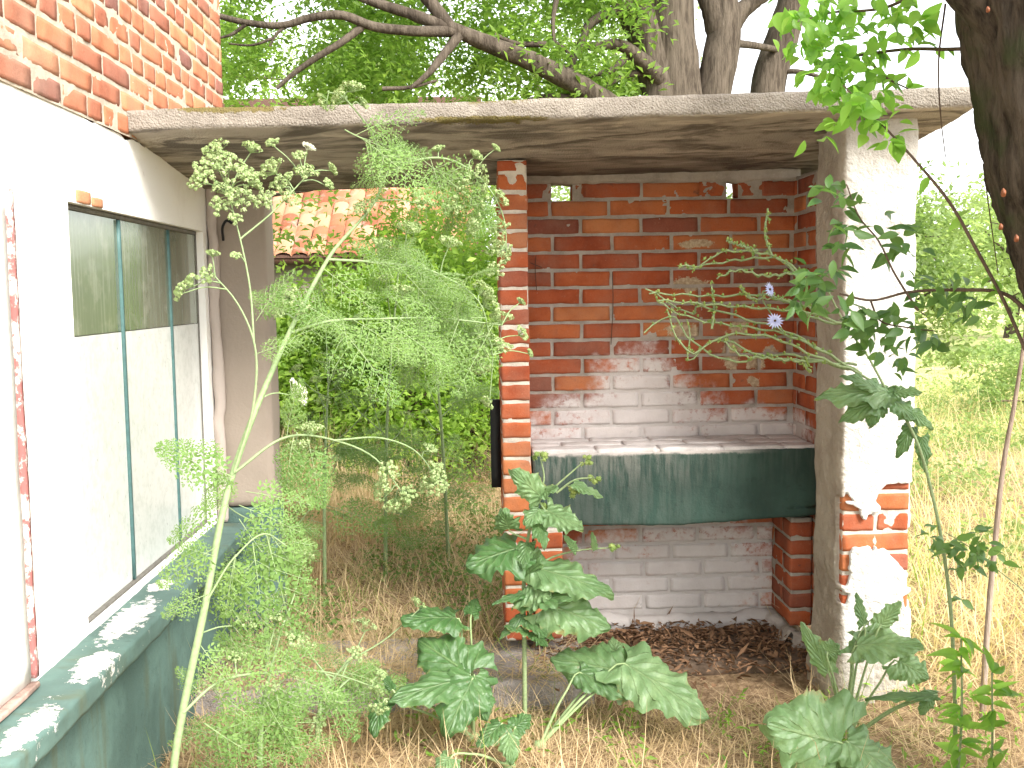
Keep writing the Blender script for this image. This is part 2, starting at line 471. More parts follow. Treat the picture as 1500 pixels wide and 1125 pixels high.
WASH = [((.68, 4.79, .80), (.56, .4, .27)), ((.71, 4.79, .88), (.26, .4, .38)), ((1.2, 4.79, .80), (.35, .4, .16)), ((.95, 4.79, .16), (.46, .4, .36)), ((.6, 4.79, .1), (.34, .4, .34))]
CREAM = [(at(1020, 357, 4.79), (.10, .3, .022)), (at(1010, 416, 4.79), (.085, .3, .04)), (at(1002, 486, 4.79), (.09, .3, .045)), (at(1072, 515, 4.79), (.05, .3, .10)),
         (at(1108, 533, 4.79), (.05, .3, .03)), (at(1105, 560, 4.79), (.03, .3, .03)), (at(1130, 515, 4.79), (.035, .3, .03)), (at(1085, 478, 4.79), (.05, .3, .04))]
M = {
    'brick': brick_mat('weathered_brick'),
    'brick_house': brick_mat('house_brick', bright=1.1, pale=.5),
    'brick_back': brick_mat('fireplace_brick', WASH, cream=CREAM, bright=.98),
    'mortar': mortar_mat('mortar'),
    'mortar_pale': mortar_mat('pale_mortar', (.56, .50, .43)),
    'mortar_house': mortar_mat('house_mortar', (.46, .385, .305)),
    'mortar_back': mortar_mat('fireplace_mortar', (.38, .335, .29), WASH),
    'whitewash': mortar_mat('grey_whitewash', (.60, .56, .54)),
    'slab': concrete_mat('slab_concrete', (.285, .255, .215), (.185, .162, .135), (.40, .36, .31), swirl=True, moss=True),
    'pad': concrete_mat('pad_concrete', (.38, .34, .32), (.27, .24, .22), (.52, .47, .44)),
    'plaster': plaster_mat('house_plaster', amt=.3),
    'stucco': plaster_mat('pier_stucco', (.74, .72, .68), (.46, .42, .36), .5),
    'grey_render': plaster_mat('grey_render', (.30, .25, .205), (.19, .155, .125), .6),
    'green': green_paint('green_base_paint'),
    'green_sill': green_paint('green_sill_paint', [((-1.12, 3.40, .45), (.07, .30, .1)), ((-1.08, 2.98, .45), (.06, .17, .1)), ((-1.08, 2.55, .45), (.05, .22, .1)), ((-1.13, 3.8, .45), (.05, .12, .1))]),
    'green_beam': green_paint('green_beam_paint', None, (.026, .05, .04), (.015, .029, .023), streak=True),
    'soil': plain('crumbled_soil', (.17, .12, .085), .95, .5, 25, .1),
    'bar': plain('green_glazing_bar', (.06, .13, .125), .5),
    'black': plain('black_steel', (.012, .013, .015), .55),
    'rust': plain('rusty_iron', (.09, .045, .03), .8, .4),
    'bark': bark_mat('tree_bark'),
    'bark_near': bark_mat('dark_bark', (.016, .013, .010), (.085, .07, .052), (.035, .05, .018)),
    'twig': bark_mat('twig_bark', (.09, .06, .045), (.15, .11, .08)),
    'stick': bark_mat('dry_stick_bark', (.24, .18, .14), (.36, .29, .23)),
    'litter': leaf_mat('leaf_litter', (.10, .055, .032), (.30, .175, .10), .05, .9, .1),
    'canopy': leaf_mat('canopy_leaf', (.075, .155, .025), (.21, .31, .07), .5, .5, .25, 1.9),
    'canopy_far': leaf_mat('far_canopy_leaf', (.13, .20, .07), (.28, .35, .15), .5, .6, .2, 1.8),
    'bush': leaf_mat('bush_leaf', (.085, .175, .022), (.29, .41, .08), .45, .5, .3, 1.9),
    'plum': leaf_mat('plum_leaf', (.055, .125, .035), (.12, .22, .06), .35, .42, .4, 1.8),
    'plum_backlit': leaf_mat('backlit_plum_leaf', (.12, .25, .035), (.24, .41, .09), .65, .42, .4, 1.8),  # brighter copy of the plum leaf, backlight put into its colour
    'hemlock': leaf_mat('hemlock_leaf', (.085, .17, .042), (.215, .325, .10), .35, .6, .2, 1.5, (.36, .40, .05)),
    'hemstem': plain('hemlock_stem', (.22, .30, .14), .6, .25, 90),
    'hemstem_leaf': plain('hemlock_leaf_stalk', (.26, .35, .16), .6, .2, 90),
    'floret': leaf_mat('hemlock_floret', (.20, .31, .11), (.45, .52, .28), .3, .7, .1, 1.2),
    'floret_white': leaf_mat('hemlock_white_floret', (.50, .52, .38), (.75, .75, .66), .2, .7, .1, 1.1),
    'chic': plain('chicory_stem', (.24, .31, .15), .7, .3, 120),
    'petal': leaf_mat('chicory_petal', (.42, .45, .78), (.62, .65, .92), .25, .6, .2, 1.),
    'bud': leaf_mat('burdock_bud', (.15, .24, .06), (.33, .40, .13), .2, .7, .2, 1.2),
    'straw': leaf_mat('dry_straw', (.36, .245, .13), (.66, .52, .32), .25, .8, .15, 1.2, (.20, .27, .06)),
    'straw_dark': leaf_mat('shaded_straw', (.36, .24, .125), (.66, .49, .28), .25, .85, .1, 1.2, (.1, .17, .03)),
    'meadow': leaf_mat('meadow_grass', (.52, .44, .20), (.78, .66, .40), .35, .8, .1, 1.2, (.26, .40, .06)),
    'weed': leaf_mat('weed_leaf', (.07, .13, .03), (.17, .26, .07), .35, .55, .3, 1.6),
}


def burdock_mat():
    m = Mat('burdock_leaf'); uv = m.attr('uvp', 'Vector'); u, v, w = m.xyz(uv); t = m.attr('tint')
    au = m.math('ABSOLUTE', u)
    ph = m.math('SUBTRACT', m.math('MULTIPLY', m.math('POWER', v, .8), 5.5), m.math('MULTIPLY', m.math('POWER', au, .8), 2.9))
    fr = m.math('ABSOLUTE', m.math('SUBTRACT', m.math('FRACT', m.math('ADD', ph, m.math('MULTIPLY', m.noise(16, 4), .8))), .5))
    vein = m.math('MAXIMUM', m.step(au, .055, .015), m.math('MULTIPLY', m.step(fr, .07, .015), m.step(au, 1.0, .6)))
    n = m.noise(14, 4); n2 = m.noise(90, 4)
    c = m.mix(t, (.045, .11, .03), (.14, .235, .10))
    c = m.mix(m.step(n, .4, .7), c, m.mix(1, c, (1.45, 1.3, 1.4), 'MULTIPLY'))
    c = m.mix(m.math('MULTIPLY', m.step(n2, .45, .75), .4), c, m.mix(1, c, (1.5, 1.4, 1.5), 'MULTIPLY'))
    c = m.mix(m.math('MULTIPLY', vein, .42), c, (.20, .28, .12))
    c = m.mix(m.math('MULTIPLY', m.step(m.noise(55, 3), .72, .76), .7), c, (.17, .12, .05))
    c = m.mix(m.math('MULTIPLY', m.step(m.math('ADD', au, m.math('MULTIPLY', m.math('SUBTRACT', m.noise(7, 5, .7), .5), 1.6)), 1.0, 1.25), .8), c, (.24, .19, .07))
    h = m.math('SUBTRACT', m.math('MULTIPLY', fr, 1.2), m.math('SUBTRACT', vein, m.math('MULTIPLY', n2, .4)))
    return m.leafy(c, m.mix(1, c, (1.7, 1.9, 1.), 'MULTIPLY'), .42, .45, .25, m.bump(h, .6, .008))


def glass_mat(name, base, gl, rough=.02):
    m = Mat(name)
    st = m.noise(1, 4, .6, vec=m.scl((1, 60, 2.2))); d = m.noise(9, 5, .65)
    c = m.mix(m.math('MULTIPLY', m.step(st, .5, .72), .5), base, tuple(min(1, v+.16) for v in base))
    c = m.mix(m.math('MULTIPLY', m.step(d, .5, .7), .35), c, (.30, .30, .25))
    b = m.n('BsdfDiffuse'); m.put(b.inputs[0], c)
    g = m.n('BsdfGlossy'); g.inputs[1].default_value = rough; m.put(g.inputs[0], (.93, .97, .92))
    m.put(g.inputs['Normal'], m.bump(m.noise(5, 2), .04, .01))
    f = m.n('Fresnel'); f.inputs[0].default_value = 1.5
    k = m.math('MULTIPLY', m.math('MULTIPLY', f.outputs[0], gl), m.math('SUBTRACT', 1.1, m.math('MULTIPLY', m.step(st, .5, .75), .35)), clamp=True)
    x = m.n('MixShader'); m.put(x.inputs[0], k)
    m.t.links.new(b.outputs[0], x.inputs[1]); m.t.links.new(g.outputs[0], x.inputs[2]); m.t.links.new(x.outputs[0], m.out.inputs[0])
    return m.m


def painted_glass():
    m = Mat('whitewashed_glass')
    n = m.noise(26, 5, .7); sp = m.noise(60, 3, .7, vec=m.scl((1, 1, .5)))
    c = m.mix(m.step(n, .4, .7), (.56, .575, .55), (.47, .49, .46))
    c = m.mix(m.math('MULTIPLY', m.step(sp, .66, .72), .7), c, (.20, .21, .19))
    return m.pbr(c, .22, m.bump(m.noise(30, 3), .06, .004), .4)


def ground_mat():
    m = Mat('soil_and_thatch')
    n1 = m.noise(1.1, 5, .6); n2 = m.noise(24, 5, .7); n3 = m.noise(.14, 4)
    x, y, z = m.xyz()
    far = m.step(m.vmath('LENGTH', m.pos), 7., 16.)
    near = m.mix(m.step(n2, .35, .68), (.20, .13, .075), (.42, .30, .18))
    near = m.mix(m.math('MULTIPLY', m.step(n1, .5, .68), .5), near, (.10, .09, .035))
    mead = m.mix(m.step(n2, .3, .7), (.50, .42, .22), (.72, .62, .38))
    mead = m.mix(m.math('MULTIPLY', m.step(n1, .42, .62), .75), mead, (.26, .33, .09))
    mead = m.mix(m.math('MULTIPLY', m.step(n3, .5, .6), .6), mead, (.27, .36, .10))
    c = m.mix(far, near, mead)
    return m.pbr(c, .97, m.bump(m.math('ADD', n2, n1), .8, .03), .05)


def tile_mat():
    m = Mat('clay_roof_tile'); t = m.attr('tint'); n = m.noise(7, 4)
    c = m.ramp(t, [(0, (.20, .075, .04)), (.5, (.34, .135, .07)), (1, (.45, .24, .15))])
    c = m.mix(m.math('MULTIPLY', m.step(n, .5, .75), .4), c, (.50, .42, .35))
    return m.pbr(c, .9, m.bump(m.noise(60, 4), .4, .006), .2)


M['burdock'] = burdock_mat()
M['glass'] = glass_mat('dirty_window_glass', (.12, .135, .095), 1.25, .10)
M['glass_white'] = painted_glass()
M['ground'] = ground_mat()
M['tile'] = tile_mat()

# ------------------------------------------------------------------ masonry
_BT, _BF = round_box((-.5, .5, -.5, .5, -.5, .5), (.0833, .25, .2), 0.)


def brick(mb, b, seed, r=.0045, amp=.0024, tint=None):
    """one weathered brick filling the box b"""
    lo = np.array(b[0::2]); hi = np.array(b[1::2]); size = hi-lo
    V = _BT*size+(lo+hi)/2
    jit = (np.random.default_rng(seed).random(3)-.5)*np.array([.0025, .0025, .0025])
    q = np.clip(V, lo+r, hi-r); d = V-q; l = np.linalg.norm(d, axis=1, keepdims=True)
    k = np.where(l > 1e-9, np.minimum(l, r)/np.maximum(l, 1e-9), 0)
    V = q+d*k; V = V+jit+np.column_stack([vn(V+seed%997*.37, 30, 1), vn(V+seed%997*.37, 30, 2), vn(V+seed%997*.37, 30, 3)])*amp
    mb.add(V, _BF, tint)


def wall_plane(mb, axis, face, depth, a0, a1, z0, z1, course=.0765, lens=(.25,), hl=.12, j=.012, seed=0, skip=None, off=None, closers=True):
    """brick skin; axis 'x': runs along X with its front at Y=face (towards -Y); axis 'y': runs along Y with its front at X=face, depth signed"""
    rs = random.Random(seed); k = 0; z = z0
    while z < z1-.02:
        zt = min(z+course-j, z1)
        o = (off[k % len(off)] if off else (0 if k % 2 == 0 else -.131)); a = a0+o
        while a < a1-.02:
            L = rs.choice(lens)+rs.uniform(-.006, .006); p, q = max(a, a0), min(a+L, a1)
            if q-p > .03 and not (skip and skip((p+q)/2, (z+zt)/2, p, q, z, zt)):
                b = (p, q, min(face, face+depth), max(face, face+depth), z, zt) if axis == 'x' else (min(face, face+depth), max(face, face+depth), p, q, z, zt)
                t = rs.random() if rs.random() > .12 else rs.random()*.15
                brick(mb, b, rs.randrange(10**6), tint=t)
            a += L+j
        z += course; k += 1


def mortar_plane(mb, axis, face, a0, a1, z0, z1, res=.014, inset=.006, amp=.007, sgn=1, seed=5, skip=None):
    na, nz = int((a1-a0)/res)+2, int((z1-z0)/res)+2
    A, Z = np.meshgrid(np.linspace(a0, a1, na), np.linspace(z0, z1, nz), indexing='ij'); A = A.ravel(); Z = Z.ravel()
    P = np.column_stack([A, np.full(len(A), face), Z]) if axis == 'x' else np.column_stack([np.full(len(A), face), A, Z])
    d = inset-amp*fbm(P, 16, seed)-.6*amp*fbm(P, 60, seed+3)
    P[:, 1 if axis == 'x' else 0] += sgn*d
    F = grid_faces(na, nz)
    if skip is not None:
        c = P[F].mean(1); keep = np.array([not skip(u, w) for u, w in zip(c[:, 0 if axis == 'x' else 1], c[:, 2])]); F = F[keep]
    mb.add(P, F)


def stack(mb_b, mb_m, x0, x1, y0, y1, z0, z1, along, course=.0765, j=.012, seed=0, L=.25):
    """free-standing brick pier: every course a row of bricks along Y or X, mortar core between"""
    rs = random.Random(seed); z = z0; k = 0
    while z < z1-.02:
        zt = min(z+course-j, z1); a0, a1 = (y0, y1) if along == 'y' else (x0, x1)
        a = a0 if k % 2 == 0 else a0-.131
        while a < a1-.02:
            p, q = max(a, a0), min(a+L, a1)
            if q-p > .03:
                b = (x0, x1, p, q, z, zt) if along == 'y' else (p, q, y0, y1, z, zt)
                brick(mb_b, b, rs.randrange(10**6), tint=.2+.75*rs.random() if rs.random() > .1 else .05)
            a += L+j
        z += course; k += 1
    V, F = box_grid((x0+.003, x1-.003, y0+.003, y1-.003, z0, z1), .012)
    mb_m.add(rough(V, .0045, 18, seed), F)


# ================================================================== SETTING
GX = np.concatenate([np.linspace(-400, -20, 14), np.linspace(-18, 18, 90), np.linspace(20, 400, 14)])
GY = np.concatenate([np.linspace(-200, -10, 8), np.linspace(-8, 26, 100), np.linspace(28, 500, 16)])


def gz(P):
    """height of the ground"""
    x, y = P[:, 0], P[:, 1]
    b = np.where(y < 4.05, -.13, -.13+np.clip((y-4.05)*.18, 0, .07))
    b = np.where(x > 1.2, -.13+np.clip((y-3.4)*.07, 0, .08), b)
    q = np.column_stack([x, y, np.zeros(len(x))])
    far = np.clip((np.hypot(x, y)-6)/10, 0, 1)
    return b+.025*fbm(q, 1.3, 4)+far*.12*fbm(q, .25, 8)


XX, YY = np.meshgrid(GX, GY, indexing='ij')
G = np.column_stack([XX.ravel(), YY.ravel(), np.zeros(XX.size)]); G[:, 2] = gz(G)
inside = (G[:, 0] < .4) & (G[:, 0] > -1.3) & (G[:, 1] > 3.95) & (G[:, 1] < 4.75)
G[inside, 2] = -.16
ina = (G[:, 0] >= .1) & (G[:, 0] < 1.5) & (G[:, 1] > 4.2) & (G[:, 1] < 5)
G[ina, 2] = -.10
tag(MB().add(G, grid_faces(len(GX), len(GY))).build('ground', M['ground']), 'soil with matted dry grass running out into the meadow', kind='structure')

V, F = round_box((-1.16, .42, 4.08, 4.66, -.17, FL), .02, .012)
V = rough(V, .012, 9, 3)
tag(MB().add(V, F).build('pavement', M['pad']), 'grey concrete strip on the ground before the shelter', kind='structure')

# ================================================================== HOUSE
WX = -1.184
house = empty('house', (WX, 3.0, -.13), 'white plastered house with red brick above, green sill and a half whitened window', 'house')
# plaster skin with the window opening
ys = np.unique(np.round(np.concatenate([np.linspace(-1.5, 2.3, 20), np.arange(2.3, 5.24, .03), [2.835, 3.235, 4.80, 5.25]]), 4))
zs = np.unique(np.round(np.concatenate([np.arange(.40, 1.75, .04), [.47, 1.742], np.linspace(1.78, 2.0, 8)]), 4))
A, Z = np.meshgrid(ys, zs, indexing='ij'); A = A.ravel(); Z = Z.ravel()
P = np.column_stack([np.full(len(A), WX), A, Z])
topw = np.clip((Z-1.78)/.22, 0, 1)
P[:, 2] += topw*(.008+.011*(fbm(np.column_stack([A, A*0, A*0]), 6, 3)+.8*vn(np.column_stack([A, A*0, A*0]), 24, 9)))
P[:, 0] += .004*fbm(P, 5, 1)
F = grid_faces(len(ys), len(zs)); c = P[F].mean(1)
hole = (c[:, 1] > 3.235) & (c[:, 1] < 4.80) & (c[:, 2] > .47) & (c[:, 2] < 1.742)
F = F[~hole]
mb = MB().add(P, F)
# reveals of the opening and the skin's depth
for (y0, y1, z0, z1) in ((3.235, 3.235, .47, 1.742), (4.80, 4.80, .47, 1.742)):
    zz = np.linspace(z0, z1, 30); Q = np.concatenate([np.column_stack([np.full(30, WX+.001), np.full(30, y0), zz]), np.column_stack([np.full(30, WX-.05), np.full(30, y0), zz])])
    mb.add(Q, grid_faces(2, 30))
yy = np.linspace(3.235, 4.80, 40)
for z0 in (1.742, .47):
    Q = np.concatenate([np.column_stack([np.full(40, WX+.001), yy, np.full(40, z0)]), np.column_stack([np.full(40, WX-.05), yy, np.full(40, z0)])])
    mb.add(Q, grid_faces(2, 40))
V, F = box_grid((WX-.02, WX, 5.245, 5.25, -.1, 2.), .3)
mb.build('plaster_wall', M['plaster'], house)
# core of the building behind the skins, end wall and roof deck
mb = MB()
for b in ((-6., WX-.052, -2., 5.24, -.2, 3.95),):
    V, F = box_grid(b, .6); mb.add(V, F)
mb.build('wall_core', M['grey_render'], house)
V, F = round_box((-6.2, WX+.15, -2.2, 5.45, 3.96, 4.10), .3, .02)
MB().add(V, F).build('roof', M['slab'], house)
# brick skin above the plaster
mb = MB()
wall_plane(mb, 'y', WX+.010, -.06, .6, 5.25, 2.012, 3.9, course=.0765, lens=(.25, .12, .25, .12, .12, .19), j=.0145, seed=3)
o = mb.build('brick_wall', M['brick_house'], house)
mb = MB(); mortar_plane(mb, 'y', WX+.010, .6, 5.25, 2.006, 3.94, .014, .0035, .0042, -1, 8)
mb.build('mortar', M['mortar_house'], o)
# brick lintel end showing above the window, where the plaster has fallen
mb = MB()
for k, (y0, y1) in enumerate(((3.30, 3.42), (3.43, 3.53))):
    brick(mb, (WX-.03, WX+.006, y0, y1, 1.744, 1.782-.008*k), 40+k, tint=.95)
mb.build('exposed_brick', M['brick_house'], house)
# sill
V, F = round_box((WX-.02, -1.036, -1.5, 4.86, .385, .455), (.012, .016, .012), .005)
V = rough(V, .006, 6, 12); V = rough(V, .003, 30, 2); V[:, 2] += np.where(V[:, 2] > .42, (V[:, 0]-WX)*-.05, 0)
MB().add(V, F).build('sill', M['green_sill'], house)
# base wall
V, F = box_grid((WX-.04, -1.105, -1.5, 4.87, -.2, .386), .05); V = rough(V, .012, 5, 5)
MB().add(V, F).build('base_wall', M['green'], house)
# white shutter board with a red edge, near the camera
V, F = round_box((WX-.01, WX+.012, 2.0, 2.79, .475, 1.725), .05, .004)
sh = MB().add(rough(V, .003, 8, 2), F).build('shutter', M['stucco'], house)
V, F = round_box((WX-.01, WX+.016, 2.805, 2.832, .475, 1.74), .02, .004)
mm = Mat('flaking_red_paint'); nn = mm.noise(22, 5, .7); red = mm.pbr(mm.mix(mm.step(nn, .45, .57), (.30, .11, .10), (.66, .58, .53)), .8, mm.bump(nn, .5, .004))
MB().add(rough(V, .004, 20, 6), F).build('edge_strip', red, sh)
mb = MB(); brick(mb, (WX, WX+.03, 2.4, 2.80, .458, .474), 6, tint=.9)
mb.build('exposed_brick', plain('pink_worn_brick', (.42, .29, .24), .9, .4, 30, .1), house)
# window: three panes, lower halves whitened, two glazing bars
wx = WX-.032
win = MB()
for b in ((wx-.012, wx+.012, 3.236, 3.25, .471, 1.741), (wx-.012, wx+.004, 4.785, 4.799, .471, 1.741), (wx-.012, wx+.012, 3.25, 4.775, 1.725, 1.741), (wx-.012, wx+.012, 3.25, 4.775, .471, .485)):
    V, F = round_box(b, .1, .003); win.add(V, F)
win = win.build('window', plain('grey_window_frame', (.16, .15, .13), .7, .3), house)
edges = [3.25, 3.765, 4.355, 4.792]
for k in range(3):
    y0, y1 = edges[k]+.007, edges[k+1]-.007; tilt = (.0, .003, -.004)[k]
    for nm, z0, z1, mt in (('pane', 1.348, 1.725, 'glass'), ('whitened_pane', .485, 1.345, 'glass_white')):
        V, F = box_grid((wx-.003, wx+.001, y0, y1, z0, z1), .2); V[:, 0] += (V[:, 1]-y0)*tilt
        MB().add(V, F).build(nm, M[mt], win, False)
for yb in edges[1:3]:
    V, F = round_box((wx-.008, wx+.012, yb-.0075, yb+.0075, .486, 1.724), .1, .003)
    MB().add(V, F).build('glazing_bar', M['bar'], win)

# ================================================================== SHELTER
sh_ = empty('brick_shelter', (.8, 4.4, -.1), 'red brick shelter with a concrete slab roof, fireplace niche and green counter', 'shelter')
# roof slab
V, F = round_box((-1.205, 1.745, 3.80, 4.97, 0, .072), (.018, .02, .014), .007)
V = rough(V, .005, 5, 2); V = rough(V, .0028, 40, 7)
fr = V[:, 1] < 3.82
V[fr, 1] += .006*fbm(V[fr], 30, 4)
brk = np.exp(-((V[:, 0]-.02)/.16)**2)*(V[:, 1] < 3.85)
V[:, 1] += brk*.012*(1+fbm(V, 30, 8)); V[:, 2] += brk*(V[:, 2] < .03)*.007*(1+fbm(V, 25, 3))
V[:, 2] += 2.043-(V[:, 1]-3.8)*.092+.017*V[:, 0]
slab_o = MB().add(V, F).build('roof_slab', M['slab'], sh_)


def slab_under(x, y): return 2.043-(y-3.8)*.092+.017*x


# back wall of the niche, two openings left in the top course
BY = 4.80; Z0 = FL-.03
H1 = (at(808, 286, BY)[0], at(839, 286, BY)[0]); H2 = (at(1064, 288, BY)[0], at(1081, 288, BY)[0])
crs = .0765; zb = 1.862-24*crs      # the course heights measured on the wall
hz = (1.862, 1.925)


def bskip(m, zc, p, q, z, zt):
    if zc > hz[0]-.005 and zc < hz[1]+.02:
        for h in (H1, H2):
            if p < h[1] and q > h[0]: return True
    return False


mb = MB()
wall_plane(mb, 'x', BY, .12, .20, 1.40, zb, 1.925, seed=21, skip=bskip)
# the bricks beside the two openings
for (p, q) in ((.20, H1[0]), (H1[1], .60), (H2[0]-.16, H2[0]-.03), (H2[1], 1.30)):
    pass
rs = random.Random(5)
free = [(.205, H1[0])]
# refill what the openings took out of the top course
tops = []
a = .20-.131*(24 % 2); rr = random.Random(21)
segs = [(.205, H1[0]), (H1[1], H1[1]+.2), (H2[0]-.14, H2[0]), (H2[1], 1.398)]
for k, (p, q) in enumerate(segs):
    brick(mb, (p, q, BY+.003, BY+.118, hz[0], hz[1]+.002), 900+k, tint=(.12, .3, .5, .22)[k])
back = mb.build('back_wall', M['brick_back'], sh_)


def mskip(u, z):
    return hz[0]-.012 < z < hz[1]+.006 and (H1[0] < u < H1[1] or H2[0] < u < H2[1])


mb = MB(); mortar_plane(mb, 'x', BY, .20, 1.40, Z0, 1.945, .0085, .0045, .005, 1, 31, mskip)
mortar_plane(mb, 'x', BY+.12, .20, 1.40, Z0, 1.945, .0105, .004, .004, -1, 33, mskip)
mb.build('mortar', M['mortar_back'], back)
V, F = round_box((.18, 1.42, BY-.012, BY+.13, 1.926, 1.985), .016, .01)
V = rough(V, .013, 14, 3); V[:, 2] = np.minimum(V[:, 2], slab_under(V[:, 0], V[:, 1])+.02)
MB().add(V, F).build('mortar_bed', M['mortar_back'], sh_)
# thin brick column closing the niche, carrying on to the back of the wall
mb, mm_ = MB(), MB()
stack(mb, mm_, .088, .205, 4.40, 4.93, zb, 1.983, 'y', seed=2)
colm = mb.build('brick_column', M['brick'], sh_); mm_.build('mortar', M['mortar_pale'], colm)
# side wall of the niche by the pier
mb, mm_ = MB(), MB()
stack(mb, mm_, 1.395, 1.51, 4.24, 4.92, zb, 1.94, 'y', seed=4)
sw = mb.build('side_wall', M['brick_back'], sh_); mm_.build('mortar', M['mortar_back'], sw)
# brick supports under the counter
for (x0, x1, y0, sd) in ((.212, .330, 4.405, 6), (1.300, 1.393, 4.50, 7)):
    mb, mm_ = MB(), MB()
    stack(mb, mm_, x0, x1, y0, 4.795, zb+.0, .492, 'y', seed=sd)
    s = mb.build('counter_support', M['brick'], sh_); mm_.build('mortar', M['mortar_pale'] if sd == 6 else M['mortar'], s)
# counter beam
V, F = round_box((.209, 1.392, 4.415, 4.797, .497, .80), (.016, .02, .014), .010)
V = rough(V, .007, 7, 4); V = rough(V, .003, 40, 9)
V[:, 2] += np.where(V[:, 2] < .55, np.clip((V[:, 0]-1.0)*.05, 0, .02)-.008*np.exp(-((V[:, 0]-.75)/.3)**2), 0)
MB().add(V, F).build('counter', M['green_beam'], sh_)
mb = MB(); rs = random.Random(77)
for k, y0 in enumerate((4.424, 4.549, 4.674)):
    a = .213-(.13 if k % 2 else 0)
    while a < 1.38:
        p, q = max(a, .213), min(a+.25, 1.388)
        if q-p > .03: brick(mb, (p, q, y0, y0+.116, .79, .812), rs.randrange(10**5))
        a += .262
V, F = box_grid((.215, 1.388, 4.43, 4.79, .795, .8065), .03); mb.add(rough(V, .004, 20, 4), F)
mb.build('counter_top', M['whitewash'], sh_)
# niche floor
V, F = round_box((.19, 1.42, 4.30, 4.81, -.12, -.055), .03, .01)
MB().add(rough(V, .012, 8, 1), F).build('niche_floor', M['soil'], sh_)
# splashed mortar foot along the walls
mb = MB()
for (p, q, r) in (((.3, 4.79, -.04), (1.3, 4.79, -.04), .05), ((1.30, 4.8, -.04), (1.32, 4.48, -.04), .05), ((1.3, 4.49, -.04), (1.4, 4.47, -.04), .045)):
    path = spline([p, (np.array(p)+q)/2, q], 40); V, F = tube(path, r, 10); mb.add(rough(V, .03, 14, 4), F)
mb.build('mortar_foot', M['mortar_back'], sh_)

# white pier: brick core under a stucco skin that has come off in places
PX0, PX1, PY0, PY1 = 1.333, 1.583, 3.95, 4.24


def poly(pts): return np.array([[at(1180+x/4.6875, 660+y/4.6875, PY0)[0], at(1180+x/4.6875, 660+y/4.6875, PY0)[2]] for x, y in pts])


HOLES = [poly(p) for p in (
    [(540, 228), (740, 215), (740, 350), (740, 810), (660, 800), (590, 730), (540, 665), (500, 690), (480, 650), (455, 700), (430, 655), (310, 668), (312, 800), (235, 790), (230, 360), (265, 355), (300, 370), (360, 385), (392, 470), (430, 425), (500, 420), (510, 370), (470, 340), (490, 270)],
    [(262, 270), (330, 345), (240, 348)],
    [(650, 800), (740, 790), (740, 935), (655, 915), (690, 850)],
    [(660, 1000), (740, 960), (740, 1130), (690, 1090), (670, 1050)],
    [(200, 785), (305, 800), (300, 880), (270, 930), (215, 900)],
    [(225, 950), (300, 985), (265, 1060), (232, 1020)])]


def inpoly(px, pz, poly_):
    r = np.zeros(len(px), bool); n = len(poly_)
    for i in range(n):
        x1, z1 = poly_[i]; x2, z2 = poly_[(i+1) % n]
        k = ((z1 > pz) != (z2 > pz)); xx = (x2-x1)*(pz-z1)/((z2-z1) if z2 != z1 else 1e-9)+x1
        r ^= k & (px < xx)
    return r


mb, mm_ = MB(), MB()
core_t = 2.0
stack(mb, mm_, PX0, PX1, PY0, PY1, at(1290, 866, PY0)[2]-.0765*4, 1.3, 'x', seed=9, course=.0765)
pier = mb.build('pier', M['brick'], sh_); mm_.build('mortar', M['mortar_pale'], pier)
V, F = box_grid((PX0+.004, PX1-.004, PY0+.004, PY1-.004, 1.3, 2.0), .1)
MB().add(V, F).build('pier_core', M['mortar'], pier)
per = [(PX0, PY1), (PX0, PY0), (PX1, PY0), (PX1, PY1)]
res = .0062; lens_ = [PY1-PY0, PX1-PX0, PY1-PY0]
us, nrmls, cum = [], [], 0
pts2, nr2 = [], []
for k in range(3):
    a, b = np.array(per[k]), np.array(per[k+1]); n = int(lens_[k]/res); t = np.linspace(0, 1, n, endpoint=(k == 2))
    pts2.append(a+(b-a)*t[:, None]); nr2.append(np.tile([(-1, 0), (0, -1), (1, 0)][k], (n, 1)))
pts2 = np.concatenate(pts2); nr2 = np.concatenate(nr2).astype(float)
for _ in range(3): nr2 = (np.roll(nr2, 1, 0)+nr2+np.roll(nr2, -1, 0))/3
nr2[0] = nr2[1]; nr2[-1] = nr2[-2]
zz = np.arange(-.16, 2.075, res); nu, nz = len(pts2), len(zz)
P = np.zeros((nu, nz, 3)); P[:, :, :2] = pts2[:, None]; P[:, :, 2] = zz[None]; P = P.reshape(-1, 3)
N2 = np.repeat(nr2, nz, 0)
N3 = np.column_stack([N2, np.zeros(len(N2))])
base_sw = .030*np.clip((.25-P[:, 2])/.3, 0, 1)*(P[:, 0] < 1.45)
outp = P+N3*(.016+.006*fbm(P, 6, 3)+.0035*fbm(P, 30, 5)+.0022*fbm(P, 70, 6)+base_sw)[:, None]
outp[:, 0] += .006*fbm(P*[0, 0, 1.], 5, 2)+.004*fbm(P*[0, 0, 1.], 17, 4)
outp[:, 2] = np.minimum(outp[:, 2], slab_under(outp[:, 0], outp[:, 1])+.01)
F = grid_faces(nu, nz); c = P[F].mean(1)
wob = np.column_stack([vn(c, 60, 1), vn(c, 60, 2)])*.006
isf = c[:, 1] < PY0+.03
cx = np.where(c[:, 0] > PX1-.004, PX1, np.where(c[:, 0] < PX0+.004, PX0, c[:, 0]))
hol = np.zeros(len(F), bool)
for h in HOLES: hol |= isf & inpoly(cx+wob[:, 0], c[:, 2]+wob[:, 1], h)
hol |= (c[:, 0] > PX1-.002) & (c[:, 1] < PY0+.12) & (c[:, 2] < .55) & (c[:, 2] > .28)
F = F[~hol]
